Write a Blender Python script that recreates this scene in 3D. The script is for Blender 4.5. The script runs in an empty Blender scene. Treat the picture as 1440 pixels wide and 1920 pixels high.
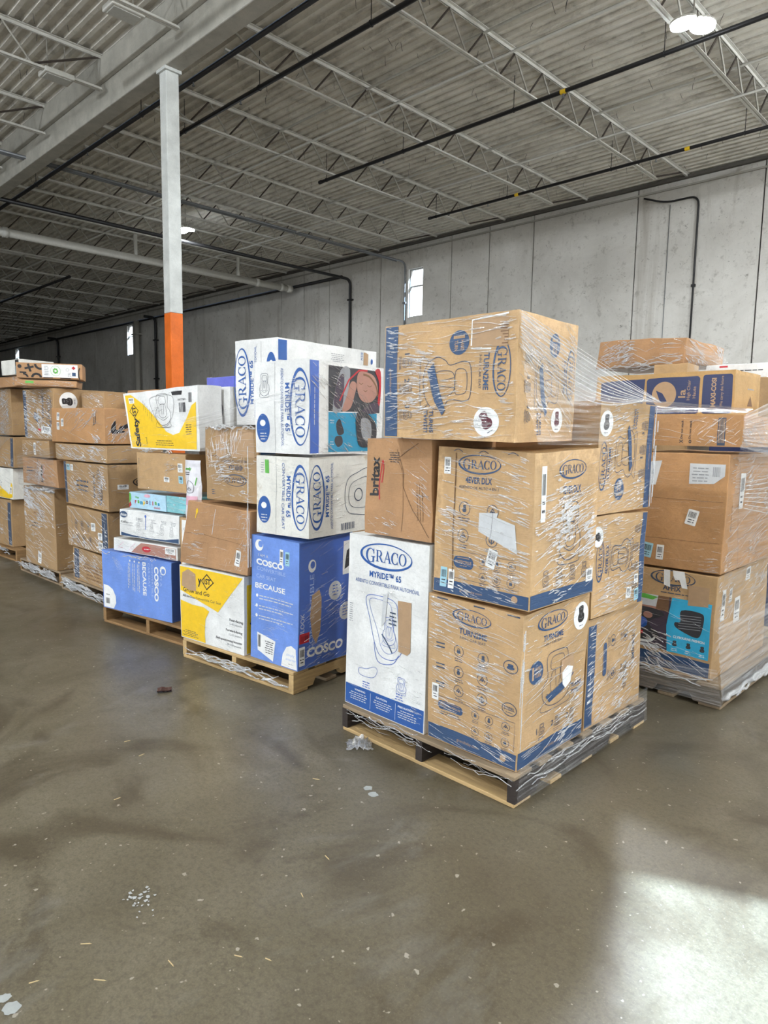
import bpy, bmesh, math, random
from mathutils import Vector, Matrix, noise
from mathutils.geometry import tessellate_polygon
random.seed(7)
S = bpy.context.scene
COL = S.collection
PI = math.pi

# ------------------------------------------------------------------ camera
CAM_H = 1.48
pitch, roll, yaw = 0.11652155975, -0.01614836797, 0.77551844297
Fw = Vector((-math.sin(yaw)*math.cos(pitch), math.cos(yaw)*math.cos(pitch), -math.sin(pitch)))
Rt = Vector((math.cos(yaw), math.sin(yaw), 0))
Up = Rt.cross(Fw)
c, s = math.cos(roll), math.sin(roll)
R2 = Rt*c - Up*s
U2 = Rt*s + Up*c
cd = bpy.data.cameras.new('camera')
cam = bpy.data.objects.new('camera', cd); COL.objects.link(cam)
cam.matrix_world = Matrix(((R2.x, U2.x, -Fw.x, 0), (R2.y, U2.y, -Fw.y, 0), (R2.z, U2.z, -Fw.z, CAM_H), (0, 0, 0, 1)))
cd.sensor_fit = 'VERTICAL'; cd.sensor_height = 36; cd.lens = 36*1283.422/1920
cd.clip_start = .02; cd.clip_end = 300
S.camera = cam

# ------------------------------------------------------------------ colour management, world, lights
vs = S.view_settings
vs.view_transform = 'Standard'; vs.look = 'None'; vs.gamma = 1; vs.use_curve_mapping = False
vs.exposure = 0.32
WORLD_STRENGTH = 4.0
SUN_STRENGTH = 50.0
BAY_POWER = 430.0
w = bpy.data.worlds.new('daylight'); S.world = w; w.use_nodes = True
nt = w.node_tree
bg = nt.nodes['Background']
tc = nt.nodes.new('ShaderNodeTexCoord'); sp = nt.nodes.new('ShaderNodeSeparateXYZ')
rp = nt.nodes.new('ShaderNodeValToRGB')
nt.links.new(tc.outputs['Generated'], sp.inputs[0]); nt.links.new(sp.outputs['Z'], rp.inputs[0])
rp.color_ramp.elements[0].position = .0; rp.color_ramp.elements[0].color = (.34, .36, .38, 1)
rp.color_ramp.elements[1].position = .12; rp.color_ramp.elements[1].color = (.86, .93, 1.0, 1)
nt.links.new(rp.outputs[0], bg.inputs[0]); bg.inputs[1].default_value = WORLD_STRENGTH

SUN_DIR = Vector((-.62, -.30, -.45)).normalized()      # travelling direction: in through the dock door on the right
sd = bpy.data.lights.new('sun', 'SUN'); sd.energy = SUN_STRENGTH; sd.angle = math.radians(.9); sd.color = (.52, .73, 1.0)
sun = bpy.data.objects.new('sun', sd); COL.objects.link(sun)
sun.rotation_euler = SUN_DIR.to_track_quat('-Z', 'Y').to_euler()
sun.location = (8, 6, 8)

# ------------------------------------------------------------------ materials
MATS = {}
def new_mat(name):
    m = bpy.data.materials.new(name); m.use_nodes = True
    nt = m.node_tree
    return m, nt, nt.nodes['Principled BSDF']
def N(nt, t, **k):
    n = nt.nodes.new(t)
    for a, b in k.items(): setattr(n, a, b)
    return n
def nz(nt, scale, detail=4, rough=.6, vec=None, dist=0):
    n = N(nt, 'ShaderNodeTexNoise'); n.inputs['Scale'].default_value = scale
    n.inputs['Detail'].default_value = detail; n.inputs['Roughness'].default_value = rough
    n.inputs['Distortion'].default_value = dist
    if vec is not None: nt.links.new(vec, n.inputs['Vector'])
    return n.outputs['Fac']
def mapv(nt, scale, src='Object', rot=(0, 0, 0)):
    t = N(nt, 'ShaderNodeTexCoord'); m = N(nt, 'ShaderNodeMapping')
    m.inputs['Scale'].default_value = scale; m.inputs['Rotation'].default_value = rot
    nt.links.new(t.outputs[src], m.inputs[0]); return m.outputs[0]
def geo_pos(nt, scale=(1, 1, 1)):
    g = N(nt, 'ShaderNodeNewGeometry'); m = N(nt, 'ShaderNodeMapping'); m.inputs['Scale'].default_value = scale
    nt.links.new(g.outputs['Position'], m.inputs[0]); return m.outputs[0]
def ramp(nt, fac, stops):
    r = N(nt, 'ShaderNodeValToRGB'); e = r.color_ramp.elements
    while len(e) < len(stops): e.new(.5)
    for i, (p, c) in enumerate(stops):
        e[i].position = p
        e[i].color = (c, c, c, 1) if isinstance(c, (int, float)) else (*c, 1)
    nt.links.new(fac, r.inputs[0]); return r.outputs[0]
def mix(nt, fac, a, b, mode='MIX'):
    m = N(nt, 'ShaderNodeMix', data_type='RGBA', blend_type=mode)
    if isinstance(fac, float): m.inputs[0].default_value = fac
    else: nt.links.new(fac, m.inputs[0])
    for i, v in ((6, a), (7, b)):
        if isinstance(v, tuple): m.inputs[i].default_value = (*v, 1)
        else: nt.links.new(v, m.inputs[i])
    return m.outputs[2]
def bump(nt, h, strength, dist=.01, normal=None):
    b = N(nt, 'ShaderNodeBump'); b.inputs['Strength'].default_value = strength; b.inputs['Distance'].default_value = dist
    nt.links.new(h, b.inputs['Height'])
    if normal is not None: nt.links.new(normal, b.inputs['Normal'])
    return b.outputs[0]
def lin(r, g, b):
    f = lambda v: (v/255/12.92) if v/255 <= .04045 else ((v/255+.055)/1.055)**2.4
    return (f(r), f(g), f(b))

def film_coat(nt, b, wrapped):
    """clear stretch film pulled tight over a face: a thin glossy coat with fine drawn wrinkles"""
    if not wrapped: return
    b.inputs['Coat Weight'].default_value = .9*wrapped; b.inputs['Coat Roughness'].default_value = .11
    v = mapv(nt, (4, 4, 60), rot=(.16, .12, 0))
    v2 = mapv(nt, (9, 9, 260), rot=(-.07, .18, 0))
    h = mix(nt, .5, nz(nt, 1.2, 5, .65, v, .6), nz(nt, 1, 3, .6, v2))
    nt.links.new(bump(nt, h, .9, .012), b.inputs['Coat Normal'])

def card(name, col, wrapped=0, rough=.75, dirt=.5, flute=True, wear=None):
    if wear is None: wear = .55 if flute else 0.
    if name in MATS: return MATS[name]
    m, nt, b = new_mat(name)
    v = mapv(nt, (1, 1, 1))
    a = nz(nt, 5, 6, .65, v); f = nz(nt, 90, 2, .6, v)
    dark = tuple(x*.80 for x in col); lite = tuple(min(1, x*1.12) for x in col)
    base = mix(nt, ramp(nt, a, [(.3, 0.), (.7, 1.)]), dark, lite)
    base = mix(nt, ramp(nt, f, [(.45, 0.), (.75, .25)]), base, tuple(x*.6 for x in col))
    st = nz(nt, 2.3, 8, .75, v, 1.5)
    base = mix(nt, ramp(nt, st, [(.60, 0.), (.72, dirt)]), base, tuple(x*.62 for x in col))
    gp = N(nt, 'ShaderNodeNewGeometry'); wr = mix(nt, 1.0, ramp(nt, gp.outputs['Pointiness'], [(.55, 0.), (.66, wear)]), ramp(nt, nz(nt, 26, 4, .7, v), [(.4, 0.), (.6, 1.)]), 'MULTIPLY')
    base = mix(nt, wr, base, tuple(min(1, x*1.35+.03) for x in col) if flute else lin(186, 168, 140))
    nt.links.new(base, b.inputs['Base Color'])
    b.inputs['Roughness'].default_value = rough
    b.inputs['Specular IOR Level'].default_value = .3
    vv = mapv(nt, (150, 150, .5))
    wv = nz(nt, 1, 1, .5, vv)
    cr = nz(nt, 7, 5, .7, v, 1.2)
    n1 = bump(nt, wv, .12 if flute else .03, .002)
    nt.links.new(bump(nt, cr, .35, .012, n1), b.inputs['Normal'])
    film_coat(nt, b, wrapped)
    MATS[name] = m; return m
def flat(name, col, rough=.55, metal=0, coat=0, spec=.4):
    if name in MATS: return MATS[name]
    m, nt, b = new_mat(name)
    v = mapv(nt, (1, 1, 1))
    f = nz(nt, 30, 5, .7, v)
    nt.links.new(mix(nt, ramp(nt, f, [(.35, 0.), (.8, .6)]), col, tuple(x*.72+.01 for x in col)), b.inputs['Base Color'])
    b.inputs['Roughness'].default_value = rough; b.inputs['Metallic'].default_value = metal
    b.inputs['Specular IOR Level'].default_value = spec
    film_coat(nt, b, coat)
    MATS[name] = m; return m

KRAFT = card('kraft_card', lin(184, 146, 100), .0)
KRAFTW = card('kraft_card_wrapped', lin(192, 156, 110), 1)
KRAFTR = card('kraft_card_reddish', lin(178, 136, 96), .6)
KRAFTO = card('kraft_card_orange', lin(186, 140, 94), .6)
KRAFTD = card('kraft_card_dull', lin(168, 136, 96), .8)
WHITEC = card('white_card', lin(232, 232, 230), .6, dirt=.16, flute=False)
WHITED = card('white_card_soiled', lin(228, 226, 218), .6, dirt=.55, flute=False, wear=.8)
BLUEC = card('blue_card', lin(110, 146, 220), .6, dirt=.1, flute=False)
YELC = card('yellow_card', lin(240, 200, 30), .6, dirt=.15, flute=False)
NAVYC = card('navy_card', lin(38, 52, 96), .6, dirt=.1, flute=False)
TEALC = card('teal_card', lin(130, 196, 204), .6, dirt=.1, flute=False)
INK = {
 'navy': flat('ink_navy', lin(38, 72, 112), .5, coat=.6), 'ink': flat('ink_blueblack', lin(60, 74, 96), .6, coat=.4),
 'blue': flat('ink_blue', lin(24, 84, 160), .5, coat=.5), 'white': flat('ink_white', lin(240, 240, 238), .55, coat=.4),
 'black': flat('ink_black', lin(32, 30, 32), .5, coat=.3), 'yellow': flat('ink_yellow', lin(244, 200, 24), .5, coat=.5),
 'teal': flat('ink_teal', lin(40, 150, 190), .45, coat=.6), 'sky': flat('ink_sky', lin(52, 178, 222), .45, coat=.4),
 'red': flat('ink_red', lin(190, 38, 48), .5, coat=.3), 'pink': flat('ink_pink', lin(230, 178, 196), .5, coat=.3),
 'green': flat('ink_green', lin(96, 178, 72), .5, coat=.3), 'kraft': flat('ink_bare_card', lin(178, 146, 112), .8, coat=.4),
 'skin': flat('ink_skin', lin(172, 126, 110), .6, coat=.4), 'plum': flat('ink_plum', lin(70, 58, 74), .5, coat=.5),
 'grey': flat('ink_grey', lin(150, 152, 156), .6, coat=.4), 'pale': flat('ink_pale_blue', lin(170, 190, 230), .5, coat=.4),
 'lblue': flat('ink_label_blue', lin(160, 206, 222), .5, coat=.3), 'maroon': flat('ink_maroon', lin(96, 34, 48), .5),
 'lgrey': flat('ink_light_grey', lin(206, 208, 210), .6, coat=.4), 'mid': flat('ink_mid_blue', lin(70, 106, 192), .5, coat=.6),
 'dark': flat('ink_charcoal', lin(52, 52, 58), .5, coat=.5), 'indigo': flat('ink_indigo', lin(34, 46, 88), .5, coat=.5), 'brown': flat('ink_brown', lin(120, 88, 60), .7, coat=.4),
}
# the clear film itself, where it bridges gaps or bunches into folds, plus drawn glints
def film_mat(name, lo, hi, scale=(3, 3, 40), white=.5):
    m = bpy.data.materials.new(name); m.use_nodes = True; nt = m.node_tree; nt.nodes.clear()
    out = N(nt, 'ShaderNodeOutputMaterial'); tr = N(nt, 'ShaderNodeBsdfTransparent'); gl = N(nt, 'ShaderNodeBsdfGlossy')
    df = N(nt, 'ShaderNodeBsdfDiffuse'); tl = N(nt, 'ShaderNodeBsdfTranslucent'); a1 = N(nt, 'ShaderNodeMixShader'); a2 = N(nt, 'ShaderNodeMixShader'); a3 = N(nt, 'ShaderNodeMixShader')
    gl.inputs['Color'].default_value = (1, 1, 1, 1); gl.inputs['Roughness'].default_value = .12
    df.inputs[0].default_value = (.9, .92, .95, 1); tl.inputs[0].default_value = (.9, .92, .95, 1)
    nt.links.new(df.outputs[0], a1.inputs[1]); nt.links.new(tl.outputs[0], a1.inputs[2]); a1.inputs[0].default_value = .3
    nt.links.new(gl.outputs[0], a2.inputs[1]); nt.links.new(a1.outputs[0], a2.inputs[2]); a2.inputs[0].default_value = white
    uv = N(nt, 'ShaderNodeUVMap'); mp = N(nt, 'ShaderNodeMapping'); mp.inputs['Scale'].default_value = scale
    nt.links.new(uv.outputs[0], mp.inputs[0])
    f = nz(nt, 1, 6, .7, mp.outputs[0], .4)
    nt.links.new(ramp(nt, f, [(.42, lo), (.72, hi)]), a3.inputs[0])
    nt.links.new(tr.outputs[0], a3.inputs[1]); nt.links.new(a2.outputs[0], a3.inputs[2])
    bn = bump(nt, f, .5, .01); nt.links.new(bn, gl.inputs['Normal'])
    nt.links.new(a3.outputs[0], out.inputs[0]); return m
FILM_SHEET = film_mat('stretch_film_sheet', .05, .5, (2.5, 60, 1), .3)
FILM_HAZE = film_mat('stretch_film_layers', .22, .66, (2.5, 60, 1), .5)
FILM_FOLD_GLINT = film_mat('stretch_film_folds', .5, 1., (8, 2, 1), .35)

# ------------------------------------------------------------------ small mesh helpers
def link(name, me, mats, parent=None, loc=None):
    o = bpy.data.objects.new(name, me); COL.objects.link(o)
    for m in mats: me.materials.append(m)
    if parent is not None: o.parent = parent
    if loc is not None: o.location = loc
    return o
def tag(o, label, cat, group=None, kind=None):
    if label: o['label'] = label
    if cat: o['category'] = cat
    if group: o['group'] = group
    if kind: o['kind'] = kind
    return o
def empty(name, loc, rz=0):
    o = bpy.data.objects.new(name, None); COL.objects.link(o); o.location = loc; o.rotation_euler = (0, 0, rz); o.empty_display_size = .1
    return o
class MB:
    def __init__(s): s.v = []; s.f = []; s.m = []; s.uv = None
    def add(s, vs, fs, mi=0):
        o = len(s.v); s.v += [tuple(v) for v in vs]
        for f in fs: s.f.append(tuple(o+i for i in f)); s.m.append(mi)
    def box(s, x0, x1, y0, y1, z0, z1, mi=0):
        s.add([(x0,y0,z0),(x1,y0,z0),(x1,y1,z0),(x0,y1,z0),(x0,y0,z1),(x1,y0,z1),(x1,y1,z1),(x0,y1,z1)],
              [(0,3,2,1),(4,5,6,7),(0,1,5,4),(1,2,6,5),(2,3,7,6),(3,0,4,7)], mi)
    def tube(s, pts, r, n=8, mi=0, caps=True):
        pts = [Vector(p) for p in pts]; rings = []
        for i, p in enumerate(pts):
            t = (pts[min(i+1, len(pts)-1)]-pts[max(i-1, 0)]).normalized()
            a = t.cross(Vector((0, 0, 1)))
            if a.length < .05: a = t.cross(Vector((1, 0, 0)))
            a.normalize(); b = t.cross(a)
            rings.append([p+(a*math.cos(2*PI*k/n)+b*math.sin(2*PI*k/n))*r for k in range(n)])
        vs = [v for R in rings for v in R]; fs = []
        for i in range(len(pts)-1):
            for k in range(n): fs.append((i*n+k, i*n+(k+1) % n, (i+1)*n+(k+1) % n, (i+1)*n+k))
        if caps: fs.append(tuple(range(n))[::-1]); fs.append(tuple((len(pts)-1)*n+k for k in range(n)))
        s.add(vs, fs, mi)
    def build(s, name, mats, parent=None, loc=None, smooth=False):
        me = bpy.data.meshes.new(name); me.from_pydata(s.v, [], s.f)
        me.polygons.foreach_set('material_index', s.m)
        if smooth: me.polygons.foreach_set('use_smooth', [True]*len(s.f))
        me.update()
        if not isinstance(mats, (list, tuple)): mats = [mats]
        return link(name, me, mats, parent, loc)
def bevel(o, w=.004, seg=2):
    b = o.modifiers.new('bevel', 'BEVEL'); b.width = w; b.segments = seg; b.limit_method = 'ANGLE'; b.angle_limit = math.radians(50)
    return o
def arc(p0, p1, p2, n=5):
    """rounded corner through p1"""
    p0, p1, p2 = map(Vector, (p0, p1, p2)); return [(1-t)**2*p0+2*t*(1-t)*p1+t*t*p2 for t in [i/n for i in range(n+1)]]

# ------------------------------------------------------------------ text to polygons
_TX = {}
def text_tris(s, bold):
    k = (s, bold)
    if k in _TX: return _TX[k]
    cu = bpy.data.curves.new('t', 'FONT'); cu.body = s; cu.size = 1; cu.offset = .022*bold; cu.resolution_u = 3; cu.fill_mode = 'FRONT'
    ob = bpy.data.objects.new('t', cu)
    me = bpy.data.meshes.new_from_object(ob)
    me.calc_loop_triangles()
    V = [(v.co.x, v.co.y) for v in me.vertices]; T = [tuple(t.vertices) for t in me.loop_triangles]
    bpy.data.objects.remove(ob); bpy.data.curves.remove(cu); bpy.data.meshes.remove(me)
    xs = [v[0] for v in V] or [0]; x0, x1 = min(xs), max(xs)
    V = [((x-(x0+x1)/2), y-.35) for x, y in V]
    _TX[k] = (V, T, x1-x0); return _TX[k]

# ------------------------------------------------------------------ printing on a face
class Ink:
    base = 0
    """Flat printing in face coordinates (metres, u right, v up). Emits polygons through box.pt(face,u,v,off)."""
    def __init__(s, buf, fn, M=None, lay=None):
        s.buf = buf; s.fn = fn; s.M = M or (1, 0, 0, 0, 1, 0); s.lay = lay if lay is not None else []
    def sub(s, cx, cy, rot):
        """origin moved to cx,cy and turned by rot degrees"""
        a, b, c0, d, e, f0 = s.M; r = math.radians(rot); co, si = math.cos(r), math.sin(r)
        return Ink(s.buf, s.fn, (a*co+b*si, -a*si+b*co, a*cx+b*cy+c0, d*co+e*si, -d*si+e*co, d*cx+e*cy+f0), s.lay)
    def P(s, x, y):
        a, b, c0, d, e, f0 = s.M; return (a*x+b*y+c0, d*x+e*y+f0)
    def tris(s, V, T, col):
        mi = s.buf.mi(col)
        P2 = [s.P(*v) for v in V]
        bb = (min(p[0] for p in P2), min(p[1] for p in P2), max(p[0] for p in P2), max(p[1] for p in P2))
        lv = 1+max([l for q, l in s.lay if q[0] < bb[2] and q[2] > bb[0] and q[1] < bb[3] and q[3] > bb[1]] or [s.base])
        s.lay.append((bb, lv)); off = .0010+.00028*lv
        st = [tuple(P2[i] for i in t) for t in T]; out = []
        while st:
            t = st.pop()
            e = [((t[i][0]-t[(i+1) % 3][0])**2+(t[i][1]-t[(i+1) % 3][1])**2, i) for i in range(3)]
            L, i = max(e)
            if L > .032**2:
                p, q, r = t[i], t[(i+1) % 3], t[(i+2) % 3]; m = ((p[0]+q[0])/2, (p[1]+q[1])/2); st += [(p, m, r), (m, q, r)]
            else: out.append(t)
        idx = {}; vs = []; fs = []
        for t in out:
            f = []
            for p in t:
                k = (round(p[0], 5), round(p[1], 5))
                if k not in idx: idx[k] = len(vs); vs.append(s.fn(p[0], p[1], off))
                f.append(idx[k])
            if len(set(f)) == 3:
                (ax, ay), (bx_, by), (cx_, cy_) = t
                if (bx_-ax)*(cy_-ay)-(by-ay)*(cx_-ax) < 0: f = f[::-1]
                fs.append(tuple(f))
        s.buf.add(vs, fs, mi)
    def poly(s, pts, col):
        T = tessellate_polygon([[Vector((x, y, 0)) for x, y in pts]]); s.tris(pts, [tuple(t) for t in T], col)
    def blob(s, pts, col, n=4):
        out = []; m = len(pts)
        for i in range(m):
            p0, p1, p2, p3 = (pts[(i+k) % m] for k in (-1, 0, 1, 2))
            for j in range(n):
                t = j/n; out.append(tuple(.5*((2*p1[q])+(-p0[q]+p2[q])*t+(2*p0[q]-5*p1[q]+4*p2[q]-p3[q])*t*t+(-p0[q]+3*p1[q]-3*p2[q]+p3[q])*t**3) for q in (0, 1)))
        s.poly(out, col)
    def rect(s, x0, y0, x1, y1, col): s.poly([(x0, y0), (x1, y0), (x1, y1), (x0, y1)], col)
    def rrect(s, x0, y0, x1, y1, r, col):
        p = []
        for cx, cy, a in ((x1-r, y0+r, -90), (x1-r, y1-r, 0), (x0+r, y1-r, 90), (x0+r, y0+r, 180)):
            for k in range(5): t = math.radians(a+k*22.5); p.append((cx+r*math.cos(t), cy+r*math.sin(t)))
        s.poly(p, col)
    def disc(s, cx, cy, rx, col, ry=None, n=28):
        ry = ry or rx; s.poly([(cx+rx*math.cos(2*PI*k/n), cy+ry*math.sin(2*PI*k/n)) for k in range(n)], col)
    def ring(s, cx, cy, rx, ry, ix, iy, col, dx=0, dy=0, a0=0, a1=360, n=40):
        V = []; T = []
        for k in range(n+1):
            t = math.radians(a0+(a1-a0)*k/n)
            V += [(cx+rx*math.cos(t), cy+ry*math.sin(t)), (cx+dx+ix*math.cos(t), cy+dy+iy*math.sin(t))]
        for k in range(n): T += [(2*k, 2*k+1, 2*k+3), (2*k, 2*k+3, 2*k+2)]
        s.tris(V, T, col)
    def line(s, pts, wd, col, closed=False):
        P = list(pts); n = len(P)
        if closed: P = P+[P[0]]
        V = []; T = []
        for i in range(len(P)):
            if closed: a, b = P[(i-1) % n], P[(i+1) % n]
            else: a, b = P[max(i-1, 0)], P[min(i+1, len(P)-1)]
            dx, dy = b[0]-a[0], b[1]-a[1]; L = math.hypot(dx, dy) or 1
            nx, ny = -dy/L*wd/2, dx/L*wd/2
            V += [(P[i][0]+nx, P[i][1]+ny), (P[i][0]-nx, P[i][1]-ny)]
        for i in range(len(P)-1): T += [(2*i, 2*i+1, 2*i+3), (2*i, 2*i+3, 2*i+2)]
        s.tris(V, T, col)
    def curve(s, pts, wd, col, closed=True, n=5):
        out = []; m = len(pts)
        rng = range(m) if closed else range(m-1)
        for i in rng:
            g = lambda k: pts[k % m] if closed else pts[min(max(k, 0), m-1)]
            p0, p1, p2, p3 = g(i-1), g(i), g(i+1), g(i+2)
            for j in range(n):
                t = j/n
                out.append(tuple(.5*((2*p1[q])+(-p0[q]+p2[q])*t+(2*p0[q]-5*p1[q]+4*p2[q]-p3[q])*t*t+(-p0[q]+3*p1[q]-3*p2[q]+p3[q])*t**3) for q in (0, 1)))
        if not closed: out.append(pts[-1])
        s.line(out, wd, col, closed)
        return out
    def text(s, t, cx, cy, h, w=None, col='navy', bold=1, rot=0):
        V, T, W = text_tris(t, bold)
        sy = h/.72; sx = (w/W) if w else sy
        d = s.sub(cx, cy, rot) if rot else s.sub(cx, cy, 0)
        d.tris([(x*sx, y*sy) for x, y in V], T, col)
    def greek(s, cx, cy, w, rows, lh, col='ink', th=.35, align='c'):
        """lines of print too small to read"""
        rnd = random.Random(int(cx*1e4+cy*1e3+rows)); V = []; T = []
        for r in range(rows):
            y = cy-r*lh; ww = w*rnd.uniform(.65, 1); x = cx-ww/2 if align == 'c' else cx-w/2
            e = x+ww
            while x < e:
                l = lh*rnd.uniform(.8, 2.4); k = len(V); x2 = min(x+l, e); V += [(x, y-lh*th/2), (x2, y-lh*th/2), (x2, y+lh*th/2), (x, y+lh*th/2)]; T += [(k, k+1, k+2), (k, k+2, k+3)]; x += l+lh*.35
        s.tris(V, T, col)
    def bars(s, x0, y0, x1, y1, col='black', n=16):
        rnd = random.Random(int((x0+y0)*1e4)+n); x = x0; st = (x1-x0)/n/2; V = []; T = []
        while x < x1-st:
            ww = st*rnd.choice((.6, 1, 1.6)); k = len(V); x2 = min(x+ww, x1); V += [(x, y0), (x2, y0), (x2, y1), (x, y1)]; T += [(k, k+1, k+2), (k, k+2, k+3)]; x += ww+st*rnd.choice((.6, 1, 1.3))
        s.tris(V, T, col)
    # serif capitals drawn by hand, height h, returns advance
    def serif(s, ch, x, y, h, col):
        a = h
        if ch == 'O':
            s.ring(x+.46*a, y+.5*a, .45*a, .52*a, .29*a, .46*a, col, n=26); return .98*a
        if ch == 'C':
            s.ring(x+.46*a, y+.5*a, .45*a, .52*a, .31*a, .46*a, col, dx=.03*a, a0=42, a1=318, n=24)
            s.rect(x+.74*a, y+.62*a, x+.80*a, y+.98*a, col); s.rect(x+.74*a, y+.02*a, x+.80*a, y+.3*a, col); return .90*a
        if ch == 'G':
            s.ring(x+.48*a, y+.5*a, .47*a, .52*a, .32*a, .46*a, col, dx=.03*a, a0=42, a1=322, n=24)
            s.rect(x+.78*a, y+.64*a, x+.84*a, y+1.*a, col); s.rect(x+.70*a, y+.02*a, x+.84*a, y+.44*a, col); s.rect(x+.56*a, y+.40*a, x+.96*a, y+.46*a, col); return 1.04*a
        if ch == 'R':
            s.rect(x+.10*a, y, x+.25*a, y+a, col); s.rect(x, y, x+.36*a, y+.05*a, col); s.rect(x, y+.95*a, x+.3*a, y+a, col)
            s.rect(x+.2*a, y+.95*a, x+.45*a, y+a, col); s.rect(x+.2*a, y+.46*a, x+.45*a, y+.51*a, col)
            s.ring(x+.42*a, y+.73*a, .3*a, .27*a, .15*a, .22*a, col, a0=-90, a1=90, n=12)
            s.poly([(x+.36*a, y+.49*a), (x+.52*a, y+.49*a), (x+.88*a, y+.05*a), (x+.96*a, y), (x+.70*a, y)], col); return .92*a
        if ch == 'A':
            s.poly([(x+.10*a, y), (x+.16*a, y), (x+.50*a, y+.9*a), (x+.46*a, y+1.0*a)], col)
            s.poly([(x+.42*a, y+1.02*a), (x+.52*a, y+1.02*a), (x+.90*a, y), (x+.72*a, y)], col)
            s.rect(x+.24*a, y+.32*a, x+.70*a, y+.38*a, col); s.rect(x, y, x+.28*a, y+.05*a, col); s.rect(x+.62*a, y, x+1.0*a, y+.05*a, col); return .94*a
    def oval_logo(s, cx, cy, W, col='navy'):
        H = W*.36
        s.ring(cx, cy, W/2, H/2, W*.468, H*.43, col, dx=.012*W, dy=.008*W, n=48)
        h = .17*W; d = s.sub(cx-.385*W, cy-.075*W, 0)
        x = 0
        for ch, k in (('G', 1.3), ('R', 1.08), ('A', 1.08), ('C', 1.08), ('O', 1.08)):
            x += d.serif(ch, x, (-.025*W if k > 1.2 else 0), h*k*.86, col)*1.0
    def seat(s, cx, cy, w, h, col='ink', lw=.003):
        q = lambda P: [(cx+x*w, cy+y*h) for x, y in P]
        s.curve(q([(-.22,.5),(.2,.5),(.3,.38),(.27,.1),(.38,-.02),(.42,-.2),(.3,-.36),(.1,-.44),(-.15,-.44),(-.34,-.34),(-.42,-.16),(-.36,.0),(-.28,.1),(-.32,.38)]), lw, col)
        s.curve(q([(-.14,.42),(.13,.42),(.19,.32),(.16,.2),(-.16,.2),(-.21,.32)]), lw*.8, col)
        s.curve(q([(-.15,.16),(.15,.16),(.2,-.1),(.1,-.22),(-.12,-.22),(-.2,-.1)]), lw*.8, col)
        s.curve(q([(-.3,-.2),(0,-.3),(.3,-.2)]), lw*.8, col, closed=False)
        s.curve(q([(-.36,-.34),(-.4,-.5),(.36,-.5),(.34,-.34)]), lw*.8, col, closed=False)
        for k in (-.08, .08): s.line(q([(k, .18), (k*.5, -.12)]), lw*.8, col)
    def seat_solid(s, cx, cy, w, h, col, col2='grey'):
        q = lambda P: [(cx+x*w, cy+y*h) for x, y in P]
        s.blob(q([(-.25,.46),(.2,.5),(.32,.36),(.28,.08),(.42,-.06),(.40,-.3),(.2,-.44),(-.2,-.46),(-.42,-.3),(-.40,-.06),(-.28,.06),(-.33,.34)]), col)
        s.line(q([(-.12, .3), (.12, .3)]), .03*h, col2); s.line(q([(-.1, .1), (0, -.1), (.1, .1)]), .02*h, col2); s.line(q([(-.3, -.2), (0, -.28), (.3, -.2)]), .02*h, col2)
class Buf(MB):
    def __init__(s, base=None):
        super().__init__(); s.mats = [base] if base else []; s.key = {}
    def mi(s, col):
        if col not in s.key: s.key[col] = len(s.mats); s.mats.append(INK[col])
        return s.key[col]

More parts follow.
